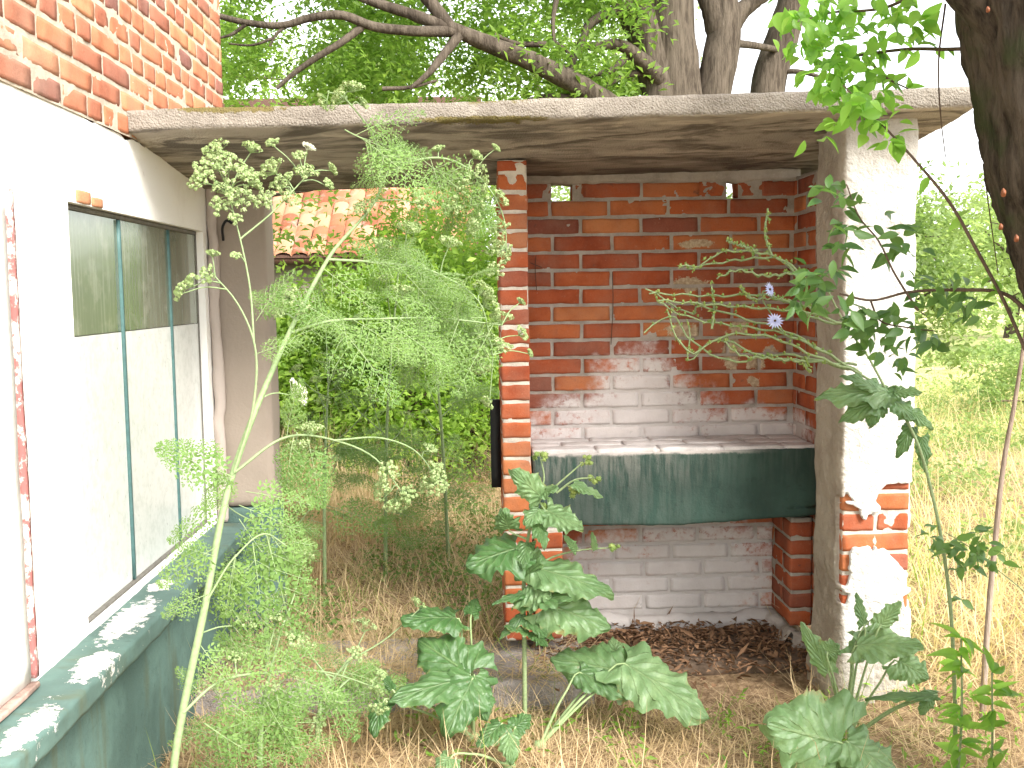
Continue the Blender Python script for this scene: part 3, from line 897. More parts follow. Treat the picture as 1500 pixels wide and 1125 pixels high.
# smooth the torn edge, then give the skin its thickness
E_ = np.concatenate([F[:, [0, 1]], F[:, [1, 2]], F[:, [2, 3]], F[:, [3, 0]]]); Es = np.sort(E_, 1)
ue, cnt = np.unique(Es, axis=0, return_counts=True); be = ue[cnt == 1]
for _ in range(3):
    acc = np.zeros_like(outp); ct = np.zeros(len(outp))
    for a_, b_ in ((0, 1), (1, 0)):
        np.add.at(acc, be[:, a_], outp[be[:, b_]]); np.add.at(ct, be[:, a_], 1)
    ok = (ct >= 2) & (P[:, 2] > -.1) & (P[:, 2] < 2.0)
    outp[ok] = outp[ok]*.5+.5*acc[ok]/ct[ok][:, None]
inn = outp-N3*.019
key = {tuple(e): i for i, e in enumerate(Es.tolist())}
rim = []
bs = set(map(tuple, be.tolist()))
for (a_, b_) in E_[[i for i, e in enumerate(map(tuple, Es.tolist())) if e in bs]].tolist(): rim.append([b_, a_, a_+len(outp), b_+len(outp)])
mb = MB(); mb.add(np.concatenate([outp, inn]), np.concatenate([F, np.array(rim)]))
# back face of the pier
sm = Mat('pier_stucco_mix'); gm = sm.xyz(sm.n('NewGeometry').outputs['Normal'])
n1 = sm.noise(5, 6, .62); n2 = sm.noise(60, 4, .65); z_ = sm.xyz()[2]; x_ = sm.xyz()[0]
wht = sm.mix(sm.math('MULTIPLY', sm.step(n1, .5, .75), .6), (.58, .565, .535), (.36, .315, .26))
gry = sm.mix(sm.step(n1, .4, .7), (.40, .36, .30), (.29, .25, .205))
bare = sm.step(sm.math('ADD', sm.math('MULTIPLY', z_, 1.), sm.math('MULTIPLY', sm.math('SUBTRACT', n1, .5), .9)), 1.55, 1.95)  # greyer pier top: the slab's shade put into the colour, not bare render
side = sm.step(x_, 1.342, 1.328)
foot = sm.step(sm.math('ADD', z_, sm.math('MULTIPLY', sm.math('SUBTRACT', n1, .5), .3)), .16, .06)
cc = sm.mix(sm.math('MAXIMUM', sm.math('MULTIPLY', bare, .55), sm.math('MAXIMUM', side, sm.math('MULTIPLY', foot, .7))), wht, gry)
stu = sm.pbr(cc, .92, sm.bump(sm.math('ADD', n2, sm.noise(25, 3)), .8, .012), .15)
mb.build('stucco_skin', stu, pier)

# grey corner pier against the house with a green painted foot and a small hook
V, F = round_box((WX+.003, -.935, 4.90, 5.12, .512, 1.99), .03, .012)
V = rough(V, .010, 8, 8); V[:, 2] = np.minimum(V[:, 2], slab_under(V[:, 0], V[:, 1])+.03)
cp = MB().add(V, F).build('corner_pier', M['grey_render'], sh_)
V, F = round_box((WX+.003, -.93, 4.895, 5.125, -.17, .511), .03, .012)
MB().add(rough(V, .010, 8, 9), F).build('painted_foot', M['green'], cp)
V, F = round_box((WX+.003, -1.135, 4.855, 4.897, .45, 1.985), (.02, .02, .02), .012)
V = rough(V, .012, 10, 3); V[:, 2] = np.minimum(V[:, 2], slab_under(V[:, 0], V[:, 1])+.02)
MB().add(V, F).build('plaster_strip', plaster_mat('strip_render', (.42, .36, .32), (.28, .23, .2), .5), cp)
V, F = tube(spline(ats([(327, 352, 4.86), (327, 330, 4.82), (333, 323, 4.80), (340, 327, 4.80)]), 20), .006, 8)
MB().add(V, F).build('hook', M['black'], cp)
# black steel plate on the outer side of the column
b0, b1 = at(716, 586, 4.6), at(729, 714, 4.6)
V, F = round_box((b0[0]+.004, .087, 4.59, 4.66, b1[2], b0[2]), .05, .004)
pl = MB().add(V, F).build('steel_plate', M['black'], colm)
# wires and the soot mark
for pth in ([(785, 375, 4.785), (784, 392, 4.78), (786, 425, 4.785)], [(897, 398, 4.79), (898, 440, 4.785), (895, 505, 4.79)], [(777, 385, 4.785), (794, 392, 4.78)]):
    V, F = tube(spline(ats(pth), 12), .0018, 6); MB().add(V, F).build('wire', M['rust'], back)

# ================================================================== PLANT MAKERS
def fern_cards(npair=8, nsub=5, nlf=2, seed=0):
    """finely divided leaf of unit length along +Y in the XY plane: arrays P, D, L, W"""
    rs = np.random.default_rng(seed); P, D, L, S = [], [], [], []
    stalks = [((0, 0), (0, 1.))]
    for i in range(npair):
        t = .18+.8*i/(npair-1); pl = .46*(1-t)**.75*(.6+.4*min(1, t*4))+.05
        for sd in (-1, 1):
            a = math.radians(58-18*t+rs.normal(0, 5))*sd; d = np.array([math.sin(a), math.cos(a)]); b = np.array([0, t])
            stalks.append((b, b+d*pl*.9))
            for k in range(nsub):
                u = .12+.86*k/(nsub-1); ql = pl*.34*(1-u)**.8+.018
                for s2 in (-1, 1):
                    a2 = a+s2*math.radians(52+rs.normal(0, 8)); d2 = np.array([math.sin(a2), math.cos(a2)]); q = b+d*pl*u
                    for w in range(nlf):
                        f = (w+.3)/nlf
                        for s3 in ((-1, 1) if w < nlf-1 else (0,)):
                            a3 = a2+s3*math.radians(45+rs.normal(0, 10))
                            P.append(q+d2*ql*f); D.append((math.sin(a3), math.cos(a3))); L.append(.015+ql*.30*rs.uniform(.8, 1.3))
    P = np.column_stack([np.array(P), np.zeros(len(P))]); D = np.column_stack([np.array(D), np.zeros(len(D))])
    return P, D, np.array(L), stalks


FERN = [fern_cards(seed=s) for s in range(3)]
FERN_S = [fern_cards(6, 4, 2, seed=s+9) for s in range(3)]


def put_fern(mb, ms, base, tip, nhint, droop=.25, small=False, wscale=1., tint=None, coarse=False):
    P, D, L, stalks = random.choice(FERN_S if small else FERN)
    base = np.asarray(base, float); tip = np.asarray(tip, float); v = tip-base; ln = np.linalg.norm(v)
    S, Dv, N = frame(v[None], np.asarray(nhint, float)[None]); R = np.stack([S[0]*wscale, Dv[0], N[0]])
    P = P.copy(); P[:, 2] = -droop*P[:, 0]**2*2.2-droop*.6*P[:, 1]**2+droop*.6*P[:, 1]+RNG.normal(0, .012, len(P))
    D = D.copy(); D[:, 2] = -droop*np.abs(P[:, 0])*1.5+RNG.normal(0, .22, len(D))
    Q = base+ln*(P@R); Dd = nrm(D@R); Nn = nrm(R[2]+RNG.normal(0, .35, (len(P), 3)))
    cards(mb, Q, Dd, Nn, L*ln*(1.5 if coarse else 1.1), L*ln*(.75 if coarse else .48), .15, (random.random()*.5+RNG.random(len(P))*.4 if tint is None else tint))
    for a, b in stalks:
        t = np.linspace(0, 1, 5)[:, None]; q = np.array(a)+(np.array(b)-np.array(a))*t
        q = np.column_stack([q, -droop*q[:, 0]**2*2.2-droop*.6*q[:, 1]**2+droop*.6*q[:, 1]])
        V, F = tube(base+ln*(q@R), [max(.0012, .006*ln)*(1 if abs(b[1]-1.) < 1e-9 and abs(b[0]) < 1e-9 else .5), .0006], 4)
        ms.add(V, F)


def umbel(c, axis, r, white=False, seed=0, nr=15):
    """compound flower head: rays from below, each with a dome of tiny florets"""
    rs = np.random.default_rng(seed); axis = nrm(axis); a = np.cross(axis, [.3, .9, .2]); a = nrm(a); b = np.cross(axis, a)
    foot = c-axis*r*.75; mb = MB(); P, D, N = [], [], []
    for k in range(nr):
        rr = r*math.sqrt((k+.5)/nr)*.95; th = 2.4*k+rs.normal(0, .2)
        p = c+(a*math.cos(th)+b*math.sin(th))*rr-axis*(rr*rr/r*.35)+rs.normal(0, r*.05, 3)
        V, F = tube(spline([foot, foot*.45+p*.55-axis*r*.03, p-axis*.004], 5), [.0011, .0006], 4); mb.add(V, F, rs.uniform(0, .25))
        n = 26; u = nrm(rs.normal(0, 1, (n, 3))+axis*1.1); P.append(p+u*r*.20*rs.uniform(.6, 1.15, (n, 1))); N.append(u); D.append(nrm(np.cross(u, rs.normal(0, 1, (n, 3)))))
    P, D, N = map(np.concatenate, (P, D, N))
    L = np.full(len(P), .0045+r*.04)*rs.uniform(.7, 1.25, len(P))
    cards(mb, P-D*L[:, None]*.5, D, N, L, L*.9, .2, rs.random(len(P)))
    return mb


def burdock_leaf(base, tip, width, nhint, seed=0, droop=.12, ruffle=.05, lobes=True):
    rs = np.random.default_rng(seed); nt, nu = 40, 19
    v = np.asarray(tip, float)-base; ln = np.linalg.norm(v); S, Dv, N = frame(v[None], np.asarray(nhint, float)[None]); S, Dv, N = S[0], Dv[0], N[0]
    t = np.linspace(0, 1, nt)[:, None]; u = np.linspace(-1, 1, nu)[None]
    w = width*.5*np.clip(np.sin(np.pi*np.clip(t*.80+.20, 0, 1))**.62, .02, 1)*(1-.30*t)
    ph = rs.uniform(0, 6, 4)
    edge = 1+.13*np.sin(t*15+ph[0]+(u > 0)*1.7)+.08*np.sin(t*33+ph[1]+(u > 0)*2.9)+.05*np.sin(t*71+ph[2])
    lat = u*w*(1+(edge-1)*np.abs(u)**2)
    lon = t*ln-(.30*width*np.abs(u)**2.2*(1-t)**2.5 if lobes else 0)
    hgt = .085*width*np.abs(u)-droop*ln*(t**2)+.3*droop*ln*t+ruffle*width*np.abs(u)**2*(np.sin(t*13+ph[2]+(u > 0)*2.)+.6*np.sin(t*29+ph[3]+(u > 0)*1.))-.16*width*np.abs(u)**2.2+.03*width*np.abs(u)*np.sin(t*44+ph[3]-np.abs(u)*9)
    hgt = hgt+np.zeros_like(lat)
    V = (np.asarray(base)+S*lat[..., None]+Dv*(lon+np.zeros_like(lat))[..., None]+N*hgt[..., None]).reshape(-1, 3)
    uv = np.stack(np.broadcast_arrays(u, t), -1).reshape(-1, 2)
    return V, grid_faces(nt, nu), uv


def add_leaf(parent, base, tip, width, nhint, stalk=None, seed=0, tint=None, droop=.12, ruffle=.05, stalk_r=.004):
    V, F, uv = burdock_leaf(base, tip, width, nhint, seed, droop, ruffle)
    lf = MB().add(V, F, random.random() if tint is None else tint, uv).build('leaf', M['burdock'], parent)
    if stalk is not None:
        V, F = tube(spline(list(stalk)+[base, np.asarray(base)+(np.asarray(tip)-base)*.10-nrm(nhint)*stalk_r*1.2], 14), [stalk_r*1.5, stalk_r, stalk_r*.7], 8)
        MB().add(V, F).build('leaf_stalk', M['hemstem_leaf'], lf)
    return lf


def clumps_of_leaves(mb, C, R, n, L, W, near=False, flat=.5, tint=None):
    """n leaves round every clump centre, hanging a little"""
    C = np.asarray(C, float); m = len(C); R = np.broadcast_to(R, (m,))
    P = np.repeat(C, n, 0)+RNG.normal(0, 1, (m*n, 3))*np.repeat(R, n)[:, None]*np.array([.55, .55, .42])
    D = nrm(RNG.normal(0, 1, (m*n, 3))*[1, 1, .6]+[0, 0, -.25]); N = nrm(RNG.normal(0, flat, (m*n, 3))+[0, 0, 1.])
    l = L*RNG.uniform(.65, 1.25, m*n)
    tt = None if tint is None else np.repeat(tint, n)*.6+RNG.random(m*n)*.4
    (blades_leaf if near else cards)(mb, P, D, N, l, l*W, tint=tt)


def bush(name, label, base, rad, nclump, nleaf, L, W, mat, group=None, seed=0, stems=7, cat='bush', hollow=.5, clump=.2):
    rs = np.random.default_rng(seed); base = np.array([base[0], base[1], gz(np.array([[base[0], base[1], 0]]))[0]])
    o = empty(name, base, label, cat, group)
    u = nrm(rs.normal(0, 1, (nclump, 3))); u[:, 2] = np.abs(u[:, 2])*1.1-.12
    k = hollow+(1-hollow)*rs.random((nclump, 1))**.6
    k = k*(1+.22*vn(u, 2.3, seed)[:, None])
    C = base+[0, 0, rad[2]*.25]+u*k*np.array(rad)*[1, 1, .8]
    C[:, 2] = np.maximum(C[:, 2], base[2]+.08)
    mb = MB(); clumps_of_leaves(mb, C, clump*rad[2]*rs.uniform(.5, 1.2, nclump), nleaf, L, W, tint=rs.random(nclump)); mb.build('foliage', M[mat], o)
    mb = MB()
    for i in range(stems):
        e = C[rs.integers(nclump)]; s = base+[rs.normal(0, .08), rs.normal(0, .08), -.03]
        V, F = tube(spline([s, s*.5+e*.5+[0, 0, .1*rad[2]], e], 9), [.018*rad[2], .004], 6); mb.add(V, F)
    mb.build('stem', M['twig'], o)
    return o


def bgtree(label, x, y, h, cr, nclump, nleaf, L, mat='canopy_far', seed=0, group='trees standing beyond the shelter', trunk=.14, low=.28):
    rs = np.random.default_rng(seed); z = gz(np.array([[x, y, 0]]))[0]; base = np.array([x, y, z-.05])
    o = empty('tree', base, label, 'tree', group)
    top = base+[rs.normal(0, .3), rs.normal(0, .3), h*.8]
    mid = (base+top)/2+[rs.normal(0, .15), rs.normal(0, .15), 0]
    path = spline([base, mid, top], 16); V, F = tube(path, [trunk, trunk*.7, trunk*.18], 10, .12); mb = MB().add(V, F)
    C = []
    for i in range(11):
        f = rs.uniform(low, .95); s = path[int(f*15)]; a = rs.uniform(0, 6.28)
        e = s+np.array([math.cos(a), math.sin(a), rs.uniform(.15, .7)])*cr*rs.uniform(.5, 1.)*(1.1-.5*f)
        p = spline([s, s*.5+e*.5+[0, 0, .15], e], 10); V, F = tube(p, [trunk*.35, trunk*.07], 6); mb.add(V, F)
        C.append(p[rs.integers(3, 10, size=nclump//11)])
    mb.build('trunk', M['bark'], o)
    C = np.concatenate(C); C = C+rs.normal(0, 1, C.shape)*cr*np.array([.22, .22, .17])
    mb = MB(); clumps_of_leaves(mb, C, cr*.15*rs.uniform(.5, 1.3, len(C)), nleaf, L, .55, tint=rs.random(len(C))); mb.build('crown', M[mat], o)
    return o


# ================================================================== THE LEANING HEMLOCK IN FRONT
TOCAM = np.array([-.05, -1., .12])


def hemlock_main():
    foot = at(238, 1215, 2.52); foot[2] = -.15
    o = empty('hemlock_plant', foot, 'tall pale green hemlock leaning across the passage, the one with the thickest stem', 'hemlock', 'hemlock plants round the shelter')
    S = spline(np.vstack([[foot], ats([(255, 1120, 2.58), (300, 890, 2.68), (335, 715, 2.8), (400, 540, 2.95), (480, 380, 3.1), (560, 258, 3.2), (545, 195, 3.18), (515, 155, 3.12)])]), 70)
    st = MB()
    V, F = tube(S, [.0098, .0098, .0096, .0092, .0086, .0075, .006, .004, .002], 10); st.add(V, F)
    for k in (14, 22, 31, 40, 49):      # nodes
        V, F = tube(S[k-1:k+2], [.0104-.00007*k*1.2]*3, 10); st.add(V+0, F)
    B = {
        'b1': [(343, 692, 2.81), (372, 590, 2.86), (372, 500, 2.88), (345, 440, 2.9), (315, 405, 2.92)],
        'b2': [(372, 500, 2.88), (366, 420, 2.95), (352, 350, 3.0), (335, 285, 3.05)],
        'b2b': [(352, 350, 3.0), (400, 310, 3.05), (445, 262, 3.1)],
        'b3': [(428, 487, 3.0), (470, 473, 3.02), (560, 467, 3.1), (640, 466, 3.2), (735, 476, 3.3)],
        'b4': [(558, 262, 3.2), (600, 238, 3.22), (650, 232, 3.28), (700, 258, 3.35), (738, 320, 3.42), (742, 380, 3.45)],
        'b5': [(480, 380, 3.1), (560, 385, 3.15), (640, 400, 3.25), (700, 440, 3.3), (722, 520, 3.35)],
        'b6': [(343, 692, 2.81), (420, 640, 2.9), (490, 645, 3.0), (545, 668, 3.05), (590, 722, 3.08)],
        'b6b': [(490, 645, 3.0), (560, 642, 3.05), (610, 662, 3.1), (640, 700, 3.12)],
        'b7': [(303, 880, 2.68), (345, 815, 2.72), (390, 782, 2.78), (420, 800, 2.8)],
        'b8': [(268, 1045, 2.6), (310, 1005, 2.66), (400, 985, 2.8), (480, 985, 2.95), (545, 1005, 3.05)],
        'b9': [(515, 155, 3.12), (500, 140, 3.1), (480, 135, 3.1)],
        'b10': [(558, 262, 3.2), (545, 215, 3.15), (505, 190, 3.1)],
    }
    paths = {}
    for k, pth in B.items():
        p = spline(ats(pth), 24); paths[k] = p
        V, F = tube(p, [.0042, .003, .002] if k in ('b1', 'b3', 'b4', 'b5', 'b6', 'b8') else [.003, .0018], 7); st.add(V, F)
    allp = np.concatenate(list(paths.values())+[S[20:]])
    heads = [  # px, py, depth, radius px, white
        (312, 213, 3.0, 24), (338, 236, 2.98, 27), (362, 250, 3.0, 26), (300, 247, 2.96, 26), (330, 273, 2.97, 28), (284, 264, 2.96, 18), (392, 243, 3.05, 26), (352, 287, 3.0, 26),
        (410, 262, 3.06, 24), (372, 212, 3.1, 20), (425, 285, 3.08, 22), (375, 262, 3.04, 22), (310, 232, 2.98, 22), (438, 225, 3.1, 14), (698, 290, 3.36, 24), (725, 360, 3.42, 22), (735, 460, 3.38, 22), (712, 420, 3.34, 24), (700, 520, 3.34, 24), (690, 330, 3.34, 22), (670, 270, 3.3, 20), (712, 590, 3.36, 14), (398, 206, 3.1, 13), (453, 212, 3.12, 13, 1), (447, 247, 3.1, 22), (490, 246, 3.14, 13), (483, 268, 3.12, 12), (320, 300, 2.97, 18), (385, 290, 3.02, 22), (345, 318, 2.98, 14),
        (272, 412, 2.9, 20), (300, 400, 2.9, 20), (258, 428, 2.88, 15), (312, 368, 2.92, 13), (345, 372, 2.94, 10), (418, 430, 2.98, 22), (442, 452, 3.0, 15), (408, 455, 2.98, 13),
        (690, 248, 3.33, 24), (712, 268, 3.36, 22), (738, 288, 3.4, 18), (745, 375, 3.46, 20), (722, 440, 3.35, 26), (715, 490, 3.35, 30), (738, 505, 3.38, 18), (768, 486, 3.42, 16), (706, 545, 3.36, 20), (778, 516, 3.42, 8),
        (700, 225, 3.34, 14), (728, 215, 3.36, 9), (730, 330, 3.4, 20), (724, 395, 3.38, 18), (640, 215, 3.28, 12), (765, 440, 3.42, 9),
        (556, 712, 3.06, 30), (585, 742, 3.08, 26), (600, 722, 3.06, 16), (628, 712, 3.1, 26), (644, 690, 3.12, 24), (570, 688, 3.04, 20), (632, 655, 3.1, 14), (652, 715, 3.12, 10),
        (442, 572, 2.96, 26, 1), (455, 622, 2.96, 26), (438, 655, 2.92, 20), (560, 352, 3.16, 20), (530, 300, 3.15, 22), (600, 330, 3.2, 22), (660, 350, 3.25, 22), (620, 290, 3.22, 22), (660, 300, 3.3, 22), (590, 420, 3.16, 20),
        (492, 138, 3.1, 26), (518, 122, 3.1, 20), (470, 150, 3.1, 16), (535, 150, 3.12, 12), (545, 1010, 3.05, 22), (556, 1040, 3.05, 18), (486, 1030, 2.95, 20), (522, 955, 3.0, 18), (560, 985, 3.06, 12), (466, 1060, 2.9, 18), (360, 905, 2.75, 22), (345, 955, 2.74, 20), (405, 900, 2.8, 22), (430, 930, 2.8, 18)]
    heads_mb = []
    for i, h in enumerate(heads):
        c = at(*h[:3]); r = h[3]*h[2]/FPX*.84
        d = np.linalg.norm(allp-c, axis=1)+.9*np.maximum(0, allp[:, 2]-c[2]+.01)
        j = int(np.argmin(np.where(d > r*.6, d, 9))); b = allp[j]
        ax = nrm((c-b)*.8+np.array([random.uniform(-.5, .5), random.uniform(-.8, .1), .35])*np.linalg.norm(c-b))
        mb = umbel(c, ax, r, seed=i)
        V, F = tube(spline([b, b*.5+(c-ax*r)*.5+np.array([0, 0, .012]), c-ax*r*.75], 8), [.0022, .0015], 5); st.add(V, F)
        heads_mb.append(('floret_white' if len(h) > 4 else 'floret', mb))
    st.build('stem', M['hemstem'], o)
    for mt, mb in heads_mb: mb.build('flower_head', M[mt], o)
    fo, sk = MB(), MB()

    def L(x0, y0, x1, y1, D, small=False, droop=.3, dD=0.):
        b, t = at(x0, y0, D), at(x1, y1, D+dD)
        put_fern(fo, sk, b, t, nrm(TOCAM+np.array([random.uniform(-.5, .5), 0, random.uniform(.1, .9)])), droop, small or y0 > 700, coarse=y0 > 600)
    rl = random.Random(2)
    for a in [(345, 690, 255, 640, 2.8), (350, 670, 290, 600, 2.82), (343, 700, 235, 655, 2.78), (340, 705, 300, 690, 2.8), (352, 665, 400, 610, 2.85), (345, 690, 300, 745, 2.8),
              (330, 740, 250, 790, 2.75), (318, 800, 235, 855, 2.7), (316, 815, 260, 800, 2.7), (305, 870, 240, 900, 2.68),
              (345, 815, 340, 960, 2.74), (390, 782, 430, 930, 2.8), (395, 782, 450, 860, 2.82), (370, 795, 385, 930, 2.77), (410, 790, 462, 800, 2.84), (380, 786, 420, 850, 2.8), (400, 785, 440, 960, 2.83), (345, 812, 330, 900, 2.72), (350, 740, 440, 780, 2.84), (360, 720, 455, 740, 2.88), (350, 760, 400, 830, 2.8),
              (290, 940, 340, 1010, 2.66), (310, 1005, 380, 1060, 2.7), (400, 985, 420, 1090, 2.8), (330, 1000, 430, 960, 2.75), (480, 985, 500, 930, 2.95), (400, 985, 470, 950, 2.85), (300, 1020, 260, 980, 2.64), (420, 990, 500, 1020, 2.85), (300, 1060, 400, 1120, 2.65), (380, 1010, 440, 1110, 2.8), (470, 1000, 520, 1080, 2.9),
              (420, 640, 440, 560, 2.9), (420, 640, 480, 700, 2.92), (450, 640, 470, 740, 2.95), (430, 640, 420, 720, 2.9), (490, 645, 520, 600, 3.0),
              (372, 590, 420, 540, 2.9), (372, 520, 440, 500, 2.9), (370, 560, 330, 540, 2.88), (375, 470, 430, 400, 2.95), (365, 430, 300, 470, 2.92)]:
        if rl.random() < .78: L(*a)
    rs = random.Random(3)
    for i in range(90):                 # the airy mass across the passage
        k = rs.choice(('b3', 'b4', 'b5', 'b3', 'b5', 'b10', 'S')); p = paths[k] if k != 'S' else S[42:62]
        b = p[rs.randrange(3, len(p)-1)]
        t = b+np.array([rs.uniform(-.20, .20), rs.uniform(-.12, .16), rs.uniform(-.22, .10)])
        pv = t*.6+b*.4-CAM; zz_ = pv@FW; ppx, ppy = 750+FPX*(pv@CR)/zz_, 562.5-FPX*(pv@CU)/zz_
        if ppx < 535 and ppy < 385: continue
        if t[0] > at(738, 400, t[1])[0]: t[0] = b[0]-abs(t[0]-b[0])
        put_fern(fo, sk, b, t, nrm(TOCAM+np.array([rs.uniform(-.6, .6), 0, rs.uniform(0, 1.)])), rs.uniform(.1, .4), rs.random() < .3)
    f = fo.build('foliage', M['hemlock'], o); sk.build('leaf_stalk', M['hemstem_leaf'], f)


hemlock_main()


def hemlock(label, x, y, h, lean, seed, nh=9, nl=16):
    rs = random.Random(seed); z = gz(np.array([[x, y, 0]]))[0]; b = np.array([x, y, z-.03])
    o = empty('hemlock_plant', b, label, 'hemlock', 'hemlock plants round the shelter')
    e = b+np.array([lean[0], lean[1], h]); S = spline([b, b*.5+e*.5+np.array([-lean[0]*.2, 0, .05]), e], 40)
    st, fo, sk = MB(), MB(), MB(); V, F = tube(S, [.011, .008, .003], 8); st.add(V, F)
    hd = []
    for i in range(nh):
        f = rs.uniform(.45, .98); s = S[int(f*39)]; a = rs.uniform(0, 6.28)
        c = s+np.array([math.cos(a)*rs.uniform(.08, .3), math.sin(a)*rs.uniform(.05, .2), rs.uniform(.08, .32)])
        V, F = tube(spline([s, s*.5+c*.5-np.array([0, 0, .02]), c], 10), [.004, .0016], 6); st.add(V, F)
        hd.append(umbel(c+np.array([0, 0, .03]), nrm(c-s+np.array([0, 0, .2])), rs.uniform(.025, .05), seed=seed*31+i, nr=11))
    st.build('stem', M['hemstem'], o)
    for mb in hd: mb.build('flower_head', M['floret'], o)
    for i in range(nl):
        f = rs.uniform(.12, .9); s = S[int(f*39)]; a = rs.uniform(0, 6.28); ln = rs.uniform(.22, .42)*(1.2-.6*f)
        put_fern(fo, sk, s, s+np.array([math.cos(a), math.sin(a)*.7, rs.uniform(-.35, .35)])*ln, np.array([rs.uniform(-.3, .3), -.7, .8]), .35, rs.random() < .3)
    f = fo.build('foliage', M['hemlock'], o); sk.build('leaf_stalk', M['hemstem_leaf'], f)


P_ = at(560, 700, 5.7)
hemlock('slender hemlock standing in the dry grass behind the passage, near its middle', P_[0], 5.7, 1.75, (.12, 0), 5, 12, 26)
P_ = at(470, 700, 5.5)
hemlock('hemlock behind the passage, beside the grey corner pier', P_[0], 5.5, 1.25, (.05, .1), 6, 8, 20)
P_ = at(655, 700, 5.9)
hemlock('hemlock behind the passage, close to the thin brick column', P_[0], 5.9, 1.7, (-.1, 0), 7, 12, 26)
P_ = at(345, 990, 3.1)
hemlock('short young hemlock growing at the foot of the green base wall', P_[0], 3.35, .62, (.1, -.05), 8, 5, 8)
P_ = at(450, 1020, 3.6)
hemlock('sprawling hemlock seedling spreading over the concrete strip', P_[0], 3.75, .34, (.12, 0), 10, 4, 12)
P_ = at(375, 960, 4.2)
hemlock('leafy hemlock crowding against the painted foot of the corner pier', P_[0]+.02, 4.30, .80, (.05, -.02), 9, 6, 11)

# ================================================================== BURDOCKS
def burdock(label, gx, gy, D): 
    b = at(gx, gy, D); b[2] = gz(np.array([b]))[0]-.02
    return empty('burdock_plant', b, label, 'burdock', 'burdock plants before the shelter'), b


def buds(parent, px, py, D, n=7, spread=.03, seed=0):
    """a cluster of round burdock flower buds with bristly bracts"""
    rs = np.random.default_rng(seed); c = at(px, py, D)
    for k in range(n):
        p = c+rs.normal(0, spread*.5, 3)*[1, .6, .8]; r = rs.uniform(.006, .010); mb = MB()
        V, F = box_grid((-1, 1, -1, 1, -1, 1), .5); V = nrm(V)*r+p; mb.add(V, F, rs.random())
        u = nrm(rs.normal(0, 1, (34, 3)))
        cards(mb, p+u*r*.9, u, nrm(rs.normal(0, 1, (34, 3))), r*.75, r*.35, .1, rs.random(34))
        mb.build('flower_bud', M['bud'], parent)


NUP = np.array([0, -.75, .75])
# tall one before the brick column
o, b = burdock('tall flowering burdock rising in front of the thin brick column', 768, 1010, 3.85)
D = 3.85
st = MB()
stem = spline(np.vstack([[b], ats([(768, 935, D), (767, 862, D), (775, 780, D), (790, 728, D)])]), 30)
V, F = tube(stem, [.009, .008, .005], 8); st.add(V, F)
for pth in ([(790, 728, D), (797, 700, D), (792, 672, D)], [(788, 735, D), (822, 705, D), (853, 678, D)], [(815, 722, D), (845, 702, D), (868, 700, D)], [(770, 838, D), (812, 815, D), (850, 806, D), (900, 802, D)], [(770, 905, D), (800, 880, D), (830, 850, D)]):
    V, F = tube(spline(ats(pth), 10), [.0045, .0025], 6); st.add(V, F)
st.build('stem', M['chic'], o)
LF = [  # base, tip, width px, stalk start, tint, normal
    (793, 728, 752, 690, 42, None, .75, (0, -1, .3)), (795, 722, 815, 712, 26, None, .8, (.2, -.7, .8)), (800, 748, 853, 772, 44, (790, 735), .8, (.1, -.9, .6)), (790, 745, 770, 768, 34, None, .6, (-.2, -.9, .5)),
    (840, 708, 884, 726, 20, None, .75, (0, -.6, .9)), (786, 765, 800, 800, 26, None, .4, (.3, -.9, .3)), (758, 802, 682, 826, 84, (772, 815), .05, (-.1, -.55, .9)), (745, 775, 735, 750, 40, (772, 790), .5, (-.3, -.6, .8)),
    (788, 832, 900, 866, 62, (772, 838), .6, (.15, -.7, .75)), (772, 858, 805, 872, 72, None, .85, (-.2, -.85, .6)), (800, 885, 896, 918, 76, (770, 905), .7, (.1, -.8, .65)), (775, 868, 722, 880, 20, None, .1, (0, -.4, 1)),
    (770, 905, 812, 935, 26, None, .15, (.3, -.8, .6)), (775, 925, 740, 915, 20, None, .1, (0, -.6, 1)), (772, 795, 765, 830, 28, None, .3, (-.2, -1, .2)), (845, 806, 828, 785, 14, None, .8, (0, -1, .5)), (872, 806, 868, 780, 10, None, .8, (0, -1, .5)),
    (772, 880, 835, 872, 40, None, .35, (0, -.5, 1)), (770, 850, 790, 808, 34, None, .4, (.3, -.9, .3)), (768, 900, 730, 935, 18, None, .1, (0, -.6, .8)), (780, 925, 800, 945, 22, None, .1, (0, -.6, .8))]
for i, (x0, y0, x1, y1, w, s, t, nn_) in enumerate(LF):
    dd = .03*math.sin(i*2.1)
    add_leaf(o, at(x0, y0, D-.03), at(x1, y1, D-.10+dd), w*D/FPX*1.12, nn_, [at(*s, D)] if s else None, 10+i, t, .10, .07, .003)
buds(o, 793, 668, D, 7, .028, 1); buds(o, 858, 676, D, 7, .028, 2); buds(o, 868, 702, D, 5, .02, 3); buds(o, 838, 722, D, 5, .02, 4); buds(o, 900, 803, D, 6, .022, 5); buds(o, 800, 745, D, 4, .02, 6); buds(o, 812, 872, D, 5, .024, 7)


def rosette(label, g, leaves, seed):
    o, b = burdock(label, *g)
    s0 = MB(); V, F = box_grid((-1, 1, -1, 1, -1, 1), .5); s0.add(nrm(V)*[.025, .025, .02]+b+[0, 0, .02], F); s0.build('root_crown', M['hemstem_leaf'], o)
    for i, (x0, y0, D0, x1, y1, D1, w, t, nn_, dr) in enumerate(leaves):
        B, T = at(x0, y0, D0), at(x1, y1, D1)
        add_leaf(o, B, T, w*(D0+D1)/2/FPX, nn_, [b+[0, 0, .02], b*.35+B*.65+[0, 0, .03]], seed*20+i, t, dr, .05, .0045)
    return o


